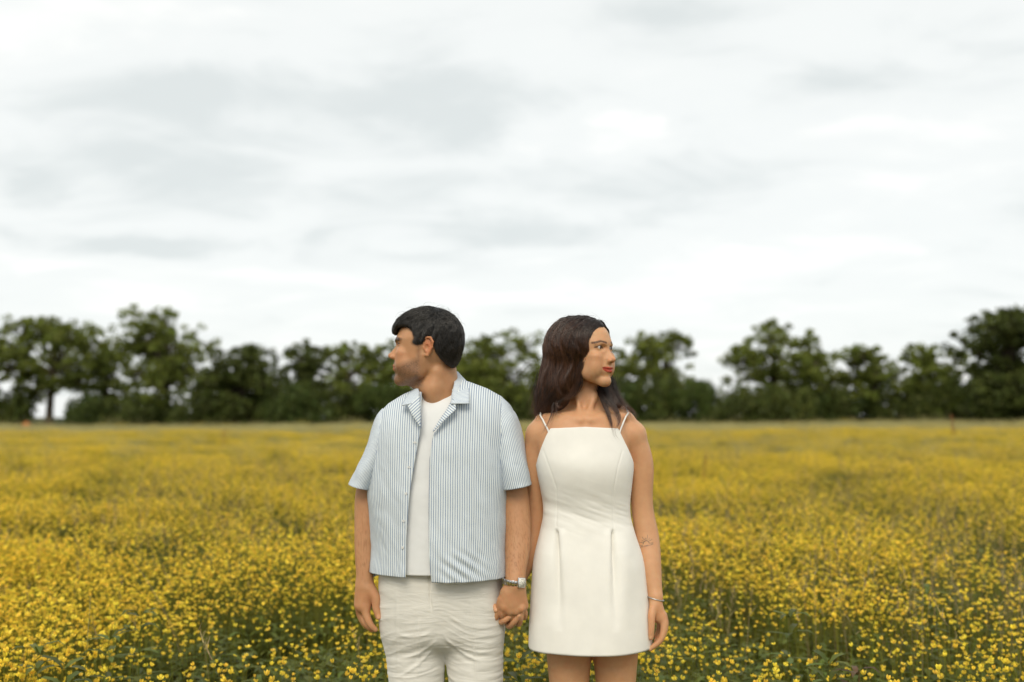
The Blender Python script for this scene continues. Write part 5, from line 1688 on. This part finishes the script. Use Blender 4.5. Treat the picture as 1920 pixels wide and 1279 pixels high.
def clump(seed, flowers, grass, weeds, straw, S=.36, gh=.33, fh=(.38, .54), dock=0, pale=False):
    r = np.random.default_rng(seed); q = Quads()
    def pos(s=1.0):
        while True:
            p = r.uniform(-1, 1, 2)
            if p @ p < 1: return p * S * s
    for _ in range(grass):
        x, y = pos(1.1); q.ribbon(np.array([x, y, 0]), unit(r.uniform(0, 6.28)), gh * r.uniform(.5, 1.15), r.uniform(.004, .0085), r.uniform(.02, .22), 6 if pale and r.uniform() < .6 else 2, r.uniform(), 3, .08, r.uniform(0, .35))
    for _ in range(weeds):
        x, y = pos(); h = r.uniform(.10, .9) * gh; a = r.uniform(0, 6.28)
        b = np.array([x, y, h])
        q.leaf(b, unit(a), r.uniform(.05, .12), r.uniform(.015, .035), 3, r.uniform(), r.uniform(-.2, .8))
        q.leaf(b, unit(a + 2.2), r.uniform(.05, .10), r.uniform(.015, .03), 3, r.uniform(), r.uniform(-.2, .8))
    for _ in range(straw):
        x, y = pos(); h = r.uniform(.45, .72); a = r.uniform(0, 6.28); bd = r.uniform(.03, .20)
        b = np.array([x, y, 0.0]); q.ribbon(b, unit(a), h, .0022, bd, 6 if pale else 4, r.uniform(), 4, .5)
        tip = b + unit(a) * bd + np.array([0, 0, h])
        for k in range(7):
            f = k / 7; p = tip - np.array([0, 0, .12 * f]) - unit(a) * bd * .35 * f
            q.ribbon(p, unit(r.uniform(0, 6.28)), .03, .0035, .02 + .03 * f, 6 if pale else 4, r.uniform(), 1, .4)
    for _ in range(dock):
        x, y = pos(.6); h = r.uniform(.55, .8); b = np.array([x, y, 0.0]); q.ribbon(b, unit(0), h, .005, .02, 5, r.uniform(), 3, .6)
        for k in range(26):
            p = b + np.array([.02 * (k / 26) ** 2 + r.normal(0, .008), r.normal(0, .008), h * (.45 + .55 * k / 26)])
            q.leaf(p, unit(r.uniform(0, 6.28)), .018, .014, 5, r.uniform(), .4)
    for _ in range(flowers):
        x, y = pos(1.05); add_buttercup(q, r, x, y, r.uniform(*fh))
    return q.mesh('meadow_clump')

# ------------------------------------------------------------------ meadow, built from real clumps set out with geometry nodes
lib = bpy.data.collections.new('plant_library')
def lib_add(me, name):
    o = bpy.data.objects.new(name, me); lib.objects.link(o); return o
KINDS_ = [('a', 125, 60, 50, 0), ('a', 100, 60, 56, 1), ('a', 75, 60, 60, 1), ('b', 48, 70, 80, 0), ('b', 26, 60, 120, 0), ('c', 5, 90, 90, 1), ('c', 8, 60, 140, 0), ('d', 35, 70, 20, 9), ('d', 18, 80, 16, 12), ('e', 0, 80, 5, 30)]
for i, (k_, fl, gr, we, stw) in enumerate(KINDS_):
    lib_add(clump(100 + i, fl, gr, we, stw, pale=(k_ == 'e')), 'clump_%02d' % i)

def scatter(name, pts, rot, scl, kind, label_kind='stuff'):
    n = len(pts)
    me = bpy.data.meshes.new(name); me.vertices.add(n); me.vertices.foreach_set('co', np.asarray(pts, np.float32).ravel())
    for nm, v, t in (('rotz', rot, 'FLOAT'), ('scl', scl, 'FLOAT'), ('kind', kind, 'INT')):
        a = me.attributes.new(nm, t, 'POINT'); a.data.foreach_set('value', np.asarray(v, np.float32 if t == 'FLOAT' else np.int32))
    o = bpy.data.objects.new(name, me); COL.objects.link(o)
    ng = bpy.data.node_groups.new(name + '_nodes', 'GeometryNodeTree')
    ng.interface.new_socket('Geometry', in_out='INPUT', socket_type='NodeSocketGeometry'); ng.interface.new_socket('Geometry', in_out='OUTPUT', socket_type='NodeSocketGeometry')
    gi = N(ng, 'NodeGroupInput'); go = N(ng, 'NodeGroupOutput')
    ci = N(ng, 'GeometryNodeCollectionInfo'); ci.inputs['Collection'].default_value = lib
    ci.inputs['Separate Children'].default_value = True; ci.inputs['Reset Children'].default_value = True
    ip = N(ng, 'GeometryNodeInstanceOnPoints'); ip.inputs['Pick Instance'].default_value = True
    def attr(nm, t):
        a = N(ng, 'GeometryNodeInputNamedAttribute', data_type=t); a.inputs['Name'].default_value = nm; return a.outputs['Attribute']
    cr = N(ng, 'ShaderNodeCombineXYZ'); ng.links.new(attr('rotz', 'FLOAT'), cr.inputs[2])
    cs = N(ng, 'ShaderNodeCombineXYZ'); sc = attr('scl', 'FLOAT')
    for k in range(3): ng.links.new(sc, cs.inputs[k])
    ng.links.new(gi.outputs[0], ip.inputs['Points']); ng.links.new(ci.outputs[0], ip.inputs['Instance'])
    ng.links.new(attr('kind', 'INT'), ip.inputs['Instance Index'])
    ng.links.new(cr.outputs[0], ip.inputs['Rotation']); ng.links.new(cs.outputs[0], ip.inputs['Scale'])
    ng.links.new(ip.outputs[0], go.inputs[0])
    md = o.modifiers.new('scatter', 'NODES'); md.node_group = ng
    return tag(o, kind='stuff')

def meadow():
    r = np.random.default_rng(3)
    pts = []
    # rings of falling density; wider than the view so that it also holds from a step aside
    for (d0, d1, dens, s0) in ((1.0, 9, 12.0, 1.0), (9, 20, 6.0, 1.0), (20, 42, 3.6, 1.03), (42, 72, 2.6, 1.06), (72, 110, 1.9, 1.15)):
        half = lambda d: d * .66 + 2.5
        area = (d1 - d0) * 2 * half((d0 + d1) / 2)
        n = int(area * dens)
        d = r.uniform(d0, d1, n); x = r.uniform(-1, 1, n) * half(d)
        y = d + CAM_Y
        pts.append(np.stack([x, y, d, np.full(n, s0)], 1))
    P = np.concatenate(pts)
    x, y, d = P[:, 0], P[:, 1], P[:, 2]
    # keep the standing room of the two people clear
    for cx in (pxm(781, 1279), pxm(893, 1279), pxm(1068, 1279), pxm(1155, 1279)):
        k = np.hypot(P[:, 0] - cx, P[:, 1]) > .30; P = P[k]
    x, y, d = P[:, 0], P[:, 1], P[:, 2]
    n = len(P)
    f1 = fbm(np.stack([x * .55, y * .28, 0 * x], 1), 201, 3)
    f2 = fbm(np.stack([x * 1.3, y * .8, 0 * x], 1), 211, 2)
    f3 = fbm(np.stack([x * .35, y * .16, 0 * x + 4], 1), 221, 3)
    rich = f1 * 1.35 + f2 * 1.0 + .56
    kind = np.full(n, 3)
    u = r.uniform(0, 1, n)
    kind = np.where(rich > .30, r.integers(0, 3, n), kind)
    kind = np.where((rich <= .30) & (rich > .05), r.integers(2, 5, n), kind)
    kind = np.where(rich <= .05, r.integers(4, 7, n), kind)
    dry = (f3 > .0) & (u < .42) & (y > 1.3)
    kind = np.where(dry, r.integers(7, 9, n), kind)
    # the far strip of the field is pale grass with few flowers
    far = d > 62 + 6 * fbm(np.stack([x * .1, 0 * x, 0 * x], 1), 5)
    mid = (d > 22) & ~far & (r.uniform(0, 1, n) < .14); kind = np.where(mid, 9, kind)
    kind = np.where(far & (u < .86), 9, kind)
    # nearest strip: its flowers are the single ones set below
    near = (y > 0.0) & (y < .62)
    kind = np.where(near, np.where(rich > .25, np.where(u < .5, 2, 3), np.where(u < .5, 4, 6)), kind)
    scl = P[:, 3] * r.uniform(.82, 1.14, n) * (1 + .12 * f2)
    scl = np.where(near, scl * .94, scl)
    edge = (d > 92) & (r.uniform(0, 1, n) < .14); scl = np.where(edge, scl * r.uniform(1.2, 1.7, n), scl)
    z = gz(x, y)
    o = scatter('meadow', np.stack([x, y, z], 1), r.uniform(0, 6.28, n), scl, kind)
    o['label'] = 'meadow of yellow buttercups and grass reaching to the trees'
meadow()

# single buttercups nearest to the camera
def near_buttercups():
    r = np.random.default_rng(17)
    meshes = []
    for k in range(10):
        q = Quads(); add_buttercup(q, r, 0, 0, r.uniform(.37, .50), r.uniform(.0120, .0155)); meshes.append(q.mesh('buttercup'))
    legs = [pxm(a, 1279) for a in (781, 893, 1068, 1155)]
    n = 0
    while n < 300:
        y = .08 + .72 * r.uniform(); d = y - CAM_Y; x = r.uniform(-1, 1) * (d * .53)
        if abs(x - np.array(legs)).min() < .16 and y < .22: continue
        if fbm(np.array([[x * .9, y * 1.2, 0]]), 301, 2)[0] < -.22 * (1 if r.uniform() < .8 else 5): continue
        o = bpy.data.objects.new('buttercup', meshes[r.integers(0, 10)])
        o.location = (x, y, 0.0); o.rotation_euler = (r.normal(0, .05), r.normal(0, .05), r.uniform(0, 6.28)); s = r.uniform(.88, 1.15); o.scale = (s, s, s)
        tag(o, 'small yellow buttercup on a thin green stem in the nearest strip of the meadow', 'flower', 'buttercups nearest to the camera')
        COL.objects.link(o); n += 1
near_buttercups()
print('meadow', time.time() - T0)
# ------------------------------------------------------------------ trees at the far edge of the field
M_LEAF = leaf_mat('oak_leaves', (0.165, 0.195, 0.036), 0.42, 0.45, 0.55, 0.02)
M_LEAF2 = leaf_mat('dark_leaves', (0.085, 0.105, 0.022), 0.34, 0.45, 0.55, 0.02)
M_LEAF3 = leaf_mat('bush_leaves', (0.065, 0.090, 0.018), 0.30, 0.40, 0.6, 0.02)
def bark_mat():
    m, nt, b = new_mat('bark'); tcn = N(nt, 'ShaderNodeTexCoord'); n = N(nt, 'ShaderNodeTexNoise'); n.inputs['Scale'].default_value = 6; n.inputs['Detail'].default_value = 6
    nt.links.new(tcn.outputs['Object'], n.inputs['Vector']); r = N(nt, 'ShaderNodeValToRGB'); r.color_ramp.elements[0].color = (.035, .026, .018, 1); r.color_ramp.elements[1].color = (.10, .075, .05, 1)
    nt.links.new(n.outputs[0], r.inputs[0]); nt.links.new(r.outputs[0], b.inputs['Base Color']); b.inputs['Roughness'].default_value = .9
    return m
M_BARK = bark_mat()

def tube(pts, rs, n=7):
    pts = np.array(pts, float); R = []
    for i in range(len(pts)):
        tg = pts[min(i + 1, len(pts) - 1)] - pts[max(i - 1, 0)]; tg /= np.linalg.norm(tg) + 1e-9
        a = np.cross(tg, [0.13, 1, 0.2]); a /= np.linalg.norm(a); b = np.cross(tg, a)
        R.append([pts[i] + rs[i] * (math.cos(q) * a + math.sin(q) * b) for q in np.linspace(0, 2 * math.pi, n, endpoint=False)])
    V, F = ring_loft(R); return V, F, np.zeros((len(V), 2))

def leaf_cloud(centers, radii, per, size, r):
    """leaf quads spread through the outer part of many small clusters"""
    C = np.repeat(centers, per, 0); Rr = np.repeat(radii, per)
    n = len(C)
    d = r.normal(0, 1, (n, 3)); d /= np.linalg.norm(d, axis=1)[:, None]
    rad = Rr * r.uniform(.15, 1, n) ** .45
    P = C + d * rad[:, None] * np.array([1, 1, .75])
    a = r.normal(0, 1, (n, 3)); a /= np.linalg.norm(a, axis=1)[:, None]
    b = np.cross(a, r.normal(0, 1, (n, 3))); b /= np.linalg.norm(b, axis=1)[:, None]
    s = (size * r.uniform(.6, 1.3, n))[:, None]
    V = np.stack([P - a * s * .5, P + b * s * .33, P + a * s * .5, P - b * s * .33], 1).reshape(-1, 3)
    F = np.arange(n * 4).reshape(-1, 4)
    rn = np.repeat(np.clip(.5 + .25 * r.normal(0, 1, n) + .25 * r.normal(0, 1, len(centers)).repeat(per), 0, 1), 4)
    return V, F, rn

def tree(cx, top, hw, y, label, seed, dens=1.0, low=.26, mat=None, shape='round', lean=0, lobes=None, group='trees along the far edge of the field'):
    r = np.random.default_rng(seed)
    base = at(cx, 790, y); x0 = base[0]; z0 = float(gz(x0, y)) - .1
    H = float(at(cx, top, y)[2]) - z0
    W = 1.12 * hw * (y - CAM_Y) / FPX
    root = empty('tree', (x0, y, z0)); tag(root, label, 'tree', group)
    # trunk and limbs
    th = H * r.uniform(.30, .38); tr = H * .030
    bend = r.normal(0, .02 * H, 2)
    trunk = [(x0, y, z0), (x0 + bend[0] * .3, y, z0 + th * .5), (x0 + bend[0], y + bend[1], z0 + th), (x0 + bend[0] * 1.5, y + bend[1], z0 + H * .78)]
    parts = [tube(trunk, [tr * 1.3, tr, tr * .85, tr * .25], 9)]
    ends = []
    nl = 11
    # lobes of the crown
    if lobes is None:
        lobes = []
        k = int(15 + 2.2 * W)
        for i in range(k):
            a = r.uniform(0, 6.28); f = r.uniform(.1, 1) ** .6
            zz = r.uniform(low, .86)
            wz = math.sqrt(max(.05, 1 - ((zz - .52) / .50) ** 2))
            lobes.append((math.cos(a) * f * wz, math.sin(a) * f * wz, zz, r.uniform(.26, .42)))
        lobes.append((r.normal(0, .1), 0, .84, .30))
    cs, rs = [], []
    for (lx, ly, lz, lr) in lobes:
        c = np.array([x0 + lx * W * .78 + lean * lz, y + ly * W * .7, z0 + lz * H])
        R = lr * W * .95 + .35
        m = int(13 * dens * max(.7, R / 1.6))
        d = r.normal(0, 1, (m, 3)); d /= np.linalg.norm(d, axis=1)[:, None]
        p = c + d * (R * r.uniform(.35, 1.0, m) ** .6)[:, None] * np.array([1, 1, .72])
        cs.append(p); rs.append(r.uniform(.34, .72, m) * min(1, .55 + R * .22))
        st = np.array(trunk[2]) * (1 - .5 * lz) + np.array(trunk[3]) * .5 * lz
        mid = (st + c) / 2 + np.array([0, 0, -.06 * H * r.uniform(0, 1)])
        parts.append(tube([st, mid, c], [tr * .5, tr * .32, tr * .12], 5))
        for q in p[r.choice(m, min(4, m), replace=False)]:
            parts.append(tube([c, (c + q) / 2 + r.normal(0, .1, 3), q], [tr * .14, tr * .09, tr * .04], 4))
    cs = np.concatenate(cs); rs = np.concatenate(rs)
    keep = (cs[:, 2] < z0 + H * .99) & (cs[:, 2] > z0 + .4); cs, rs = cs[keep], rs[keep]
    # a few sprays stand out of the outline
    V, F, rn = leaf_cloud(cs, rs, int(31), .37, r)
    me = mesh_np('crown', V, F, colors={'rnd': rn})
    link('crown', me, mat or M_LEAF, root, smooth=False)
    V, F, U = join(parts)
    link('trunk', mesh_np('trunk', V, F), M_BARK, root)
    return root

TREES = [
    (-38, 628, 90, 98, 'leafy tree cut by the left edge of the picture', 1.1, .10, 'M'),
    (92, 596, 98, 100, 'broad tree with bare dark trunk and open sky beside its foot near the left edge', .80, .36, 'M'),
    (205, 636, 62, 106, 'lower bushy tree between the bare trunked tree and the tallest tree on the left', .8, .12, 'M'),
    (308, 572, 102, 100, 'tallest tree on the left side with a ragged see-through top', .78, .24, 'M'),
    (455, 655, 72, 97, 'dark rounded tree just right of the tallest tree on the left side', 1.3, .05, 'D'),
    (560, 640, 62, 101, 'dark leafy tree halfway between the tallest left tree and the man', 1.05, .08, 'D'),
    (655, 641, 62, 102, 'tree with a notched crown just left of the man in the striped shirt', .80, .16, 'M'),
    (745, 640, 60, 104, 'tree seen behind the face of the man', .9, .10, 'M'),
    (845, 650, 60, 106, 'tree hidden for the most part behind the head of the man', .9, .10, 'M'),
    (950, 622, 92, 98, 'rounded tree with light gaps between the two people', .78, .24, 'M'),
    (1075, 650, 70, 104, 'tree standing behind the woman with the long hair', .8, .12, 'D'),
    (1155, 645, 52, 101, 'sparse tree just right of the face of the woman', .62, .24, 'M'),
    (1245, 628, 76, 100, 'gappy tree right of the woman, beside the widest stretch of open sky', .70, .22, 'M'),
    (1460, 610, 96, 99, 'broad tree with a high domed top midway between the woman and the right edge', .88, .14, 'M'),
    (1545, 668, 50, 103, 'narrow low tree behind the right shoulder of the domed tree', .62, .22, 'M'),
    (1635, 650, 62, 100, 'tree with a big hole of sky in its crown, right of the domed tree', .75, .30, 'M'),
    (1752, 655, 70, 96, 'rounded green tree left of the large dark tree at the right edge', 1.0, .08, 'M'),
    (1905, 584, 108, 84, 'large dark dense tree at the right edge of the picture', 1.45, .03, 'D'),
    (2075, 540, 110, 80, 'tall dark tree at the right edge, topmost twigs just in the picture', 1.2, .03, 'D'),
]
def forest():
    for i, (cx, top, hw, y, lab, dens, low, mt) in enumerate(TREES):
        top -= 12
        tree(cx, top, hw, y, lab, 400 + i, dens, low, M_LEAF2 if mt == 'D' else M_LEAF)
    # undergrowth: bushes at the feet of the trees
    r = np.random.default_rng(77)
    where = ['at the left edge of the picture', 'just right of the bare tree trunk', 'under the low bushy tree on the left', 'at the foot of the tallest tree on the left', 'just right of the trunk of the tallest left tree', 'under the dark rounded tree on the left',
             'below the gap right of the dark rounded tree', 'under the notched tree left of the man', 'just left of the shoulder of the man', 'between the two people, nearer to the man', 'between the two people, nearer to the woman', 'close right of the head of the woman',
             'under the gappy tree right of the woman', 'in the widest stretch of open sky', 'at the left foot of the high domed tree', 'in the middle under the high domed tree', 'at the right foot of the high domed tree', 'under the narrow low tree on the right',
             'under the tree with the big hole of sky', 'left of the rounded green tree on the right', 'between the rounded tree and the dark edge tree', 'under the large dark tree at the right edge']
    bushes = [(0, 715, 60), (165, 735, 50), (228, 745, 55), (285, 728, 60), (380, 715, 60), (465, 705, 70), (545, 712, 60), (640, 722, 60), (720, 712, 60), (900, 712, 60), (985, 716, 55), (1175, 712, 60), (1240, 705, 50),
              (1310, 705, 50), (1385, 722, 60), (1470, 712, 60), (1520, 728, 55), (1550, 722, 45), (1625, 735, 50), (1690, 712, 55), (1770, 705, 60), (1850, 690, 60)]
    protos = []
    for k in range(5):
        q = np.random.default_rng(500 + k); c = q.uniform(-1, 1, (60, 3)) * np.array([1, .8, 1]); c = c[(c ** 2).sum(1) < 1.1]
        c[:, 2] = (c[:, 2] + 1) * .5
        V, F, rn = leaf_cloud(c * np.array([1, 1, .86]), np.full(len(c), .30), 75, .115, q)
        protos.append(mesh_np('bush', V, F, colors={'rnd': rn}))
        protos[-1].materials.append(M_LEAF3 if k % 2 else M_LEAF2)
    for i, (cx, top, hw) in enumerate(bushes):
        y = 96 + 5 * r.uniform(-.6, 1); p = at(cx, 790, y); z0 = float(gz(p[0], y)) - .2
        H = float(at(cx, top, y)[2]) - z0; W = hw * (y - CAM_Y) / FPX
        o = bpy.data.objects.new('bush', protos[i % 5]); o.location = (p[0], y, z0); o.scale = (W, W * .8, H); o.rotation_euler = (0, 0, r.uniform(-.6, .6)); COL.objects.link(o)
        tag(o, 'dark green bush ' + where[i], 'bush', 'bushes at the foot of the far trees')
forest()
print('forest', time.time() - T0)
# ------------------------------------------------------------------ single plants that stand out of the meadow
def stand(name, q, x, y, label, cat, group=None):
    z = float(gz(x, y)); o = link(name, q.mesh(name), None, None); o.location = (x, y, z)
    return tag(o, label, cat, group)
def seed_stalk(px, py, y, lean, m, label, head=.16, w=.004, dense=30, blob=.012):
    p = at(px, py, y); h = float(p[2] - gz(p[0], y)); r = np.random.default_rng(int(px)); q = Quads()
    q.ribbon(np.array([-lean, 0, 0.0]), unit(0), h, w, lean, m, .5, 6, .5)
    for k in range(dense):
        f = k / dense; t = 1 - f * head / h
        c = np.array([-lean + lean * t * t, 0, h * t]) + r.normal(0, blob * (.3 + f), 3) * np.array([1, 1, .3])
        q.ribbon(c, unit(r.uniform(0, 6.28)), .02, blob * .8, .008, m, r.uniform(), 1, .5)
    return stand('grass_stalk' if m in (2, 4, 6) else 'dock_plant', q, float(p[0]), y, label, 'grass stalk' if m in (2, 4, 6) else 'weed')
seed_stalk(1784, 776, 11.0, -.05, 5, 'tall rust brown seed head rising just above the horizon on the right', .30, .006, 60, .015)
seed_stalk(1325, 856, 9.0, .08, 5, 'slim rust brown seed stalk in the yellow field just right of the woman', .30, .005, 50, .013)
seed_stalk(421, 806, 30.0, .05, 5, 'small reddish seed head far out in the field left of the man', .5, .02, 70, .05)
seed_stalk(455, 905, 7.5, -.02, 6, 'pale grass stalk standing upright, first one left of the man', .22, .006, 26, .006)
seed_stalk(378, 928, 6.5, .02, 6, 'pale grass stalk, shorter and further left than its pale neighbour', .20, .006, 26, .006)
seed_stalk(1352, 884, 8.0, -.04, 6, 'pale thin grass stalk beside the slim rust brown seed stalk', .2, .006, 24, .006)
seed_stalk(170, 1118, .75, .02, 6, 'thin upright pale green stem at the bottom left of the meadow', .10, .007, 6, .002)
seed_stalk(163, 1212, .42, .015, 2, 'short upright green blade at the very bottom left', .08, .010, 4, .002)
seed_stalk(1295, 1030, 2.1, -.03, 4, 'dry straw coloured stalk near the arm of the woman', .16, .004, 24, .006)
# the bent dry stalk on the left
q = Quads(); p0_, p1_ = at(297, 1128, 1.7), at(247, 1048, 1.7)
h_ = float(p1_[2] - gz(p1_[0], 1.7)); q.ribbon(np.array([float(p0_[0] - p1_[0]) + .16, 0, 0]), np.array([-1.0, 0, 0]), h_, .007, float(p0_[0] - p1_[0]) + .16, 4, .6, 8, .35)
q.ribbon(np.array([float(p0_[0] - p1_[0]) + .17, .01, 0]), np.array([-1.0, 0, 0]), h_ * .94, .005, float(p0_[0] - p1_[0]) + .14, 4, .3, 8, .35)
stand('grass_stalk', q, float(p1_[0]), 1.7, 'dry straw stalk bending over to the left in the left part of the meadow', 'grass stalk')

M_REDLEAF = leaf_mat('reddish_leaf', (0.13, 0.075, 0.035), 0.3, 0.25, 0.5, 0.01)
def leafy(px, py, y, label, seed, red=False, L=.12):
    p = at(px, py, y); h = float(p[2] - gz(p[0], y)); r = np.random.default_rng(seed); q = Quads()
    q.ribbon(np.array([0, 0, 0.0]), unit(r.uniform(0, 6)), h, .006, .02, 3, .5, 4, .6)
    for k, zz in enumerate((.55, .72, .86, .97)):
        a0 = r.uniform(0, 6.28)
        for j in range(4):
            q.leaf(np.array([0, 0, h * zz]), unit(a0 + j * 1.57 + r.normal(0, .15)), L * (1.1 - .55 * (zz - .5)), L * .24, 3, r.uniform(), r.uniform(.1, .9) if zz > .8 else r.uniform(-.2, .4))
    me = q.mesh('leafy_plant')
    if red: me.materials[3] = M_REDLEAF
    o = link('leafy_plant', me, None, None); o.location = (float(p[0]), y, float(gz(p[0], y)))
    tag(o, label, 'plant')
leafy(206, 1192, .80, 'broad leaved green plant under the upright pale green stem, bottom left', 1)
leafy(262, 1148, 1.2, 'green plant with crossed long leaves left of the bent dry stalk', 2)
leafy(70, 1215, .62, 'leafy green weed near the bottom left corner', 3)
leafy(120, 1246, .45, 'low leafy weed between the bottom left corner and the short green blade', 4, L=.14)
leafy(1606, 1256, .40, 'weed with reddish brown pointed leaves at the bottom edge on the right', 5, True, .10)
leafy(1553, 1238, .45, 'green pointed weed beside the reddish leaved one', 6, L=.12)
leafy(1480, 1150, 1.0, 'dark leafy weed amid the buttercups right of the hem of the dress', 7)
leafy(1740, 1105, 1.5, 'leafy weed among the flowers in the right part of the meadow', 8)
leafy(972, 1235, .5, 'leafy weed seen in the gap between the cream trousers and the white dress', 9)

# plain heap for an unidentified orange spot at the field's far left edge
def heap():
    p = at(50, 797, 97.0); F = Field(steps((p[0] - .9, p[0] + .9, .05)), steps((96.4, 97.6, .05)), steps((-.2, 1.4, .05)), .5)
    zb = float(gz(p[0], 97)); 
    F.ell((p[0] - .05, 97, zb + .45), (.50, .40, .60), .1); F.ell((p[0] + .18, 97, zb + .4), (.36, .35, .46), .15); F.ell((p[0] - .35, 97, zb + .25), (.35, .35, .35), .15)
    P, Q = surface_nets(F); P = P + .03 * np.stack([vnoise(P * 5, 1), vnoise(P * 5, 2), vnoise(P * 5, 3)], 1)
    tag(link('orange_heap', mesh_np('orange_heap', P, Q), simple_mat('heap_orange', (0.55, 0.16, 0.035), .7)), 'small orange heap at the far edge of the field, left of the bare trunk', 'heap')
heap()

# ------------------------------------------------------------------ tattoo: rising sun and lettering on the inner forearm
def tattoo():
    fa = W_P[(W_P[:, 0] > pxm(1180, 1000)) & (W_P[:, 2] < pz(960)) & (W_P[:, 2] > pz(1080)) & (W_P[:, 1] < .03)]
    def proj(P):
        out = []
        for x, z in P:
            d = (fa[:, 0] - x) ** 2 + (fa[:, 2] - z) ** 2; i = np.argsort(d)[:5]; out.append((x, fa[i, 1].mean() - .0007, z))
        return out
    def tp(x, y): return np.array([pxm(1190 + x / 32.0, 1015, -.02), pz(995 + y / 32.0, -.02)])
    V, F = [], []
    def line(a, b, w=.00045, n=3):
        a, b = tp(*a), tp(*b); d = (b - a) / np.linalg.norm(b - a); s = np.array([-d[1], d[0]]) * w
        o = len(V)
        for t in np.linspace(0, 1, n): V.extend(proj([a + (b - a) * t - s, a + (b - a) * t + s]))
        for i in range(n - 1): F.append((o + 2 * i, o + 2 * i + 1, o + 2 * i + 3, o + 2 * i + 2))
    for a, b in (((750, 500), (788, 265)), ((545, 540), (470, 385)), ((900, 625), (1050, 515)), ((480, 760), (290, 715)), ((890, 750), (1120, 712)), ((500, 875), (310, 920)), ((560, 640), (430, 590)), ((850, 540), (890, 455)),
                 ((660, 520), (635, 430)), ((520, 700), (420, 690)), ((880, 600), (900, 560)), ((600, 560), (590, 500)), ((780, 540), (800, 500)), ((640, 570), (620, 520)), ((700, 560), (690, 480))):
        line(a, b)
    arc = [(690 + 175 * math.cos(t), 800 - 195 * math.sin(t) + 22 * math.cos(t) * -1) for t in np.linspace(.1, math.pi - .0, 15)]
    for a, b in zip(arc[:-1], arc[1:]): line(a, b, .0008, 2)
    sun_ = link('tattoo', mesh_np('tattoo', V, np.array(F)), simple_mat('tattoo_ink', (0.085, 0.07, 0.06), .6), woman, smooth=False)
    # the words, as flat letters laid on the skin
    words = (('LIVE', 330, 500, 1040, 1000), ('LEARN', 535, 820, 985, 905), ('LOVE', 870, 1130, 890, 820))
    S5 = {'L': [((0, 0), (0, 1)), ((0, 0), (.8, 0))], 'I': [((.4, 0), (.4, 1))], 'V': [((0, 1), (.4, 0)), ((.4, 0), (.8, 1))], 'E': [((0, 0), (0, 1)), ((0, 0), (.8, 0)), ((0, .5), (.6, .5)), ((0, 1), (.8, 1))],
          'A': [((0, 0), (.4, 1)), ((.4, 1), (.8, 0)), ((.2, .4), (.6, .4))], 'R': [((0, 0), (0, 1)), ((0, 1), (.7, .8)), ((.7, .8), (0, .5)), ((.1, .5), (.8, 0))], 'N': [((0, 0), (0, 1)), ((0, 1), (.8, 0)), ((.8, 0), (.8, 1))],
          'O': [((0, .1), (0, .9)), ((0, .9), (.8, .9)), ((.8, .9), (.8, .1)), ((.8, .1), (0, .1))]}
    V.clear(); F.clear()
    for w_, x0, x1, y0, y1 in words:
        n = len(w_); cw = (x1 - x0) / n
        for i, ch in enumerate(w_):
            for a, b in S5[ch]:
                pa = [(x0 + (i + a_[0] * .95) * cw, y0 + (y1 - y0) * (i + a_[0]) / n - a_[1] * 75) for a_ in (a, b)]
                line(pa[0], pa[1], .00028, 2)
    link('lettering', mesh_np('lettering', V, np.array(F)), simple_mat('tattoo_ink_fine', (0.11, 0.085, 0.07), .6), sun_, smooth=False)
tattoo()
man['label'] = 'dark haired man in an open striped shirt and cream trousers, shown in profile'
woman['label'] = 'woman with long dark hair in a sleeveless white mini dress, holding his hand'
print('tris', sum(len(o.data.polygons) * 2 for o in COL.objects if o.type == 'MESH'), time.time() - T0)
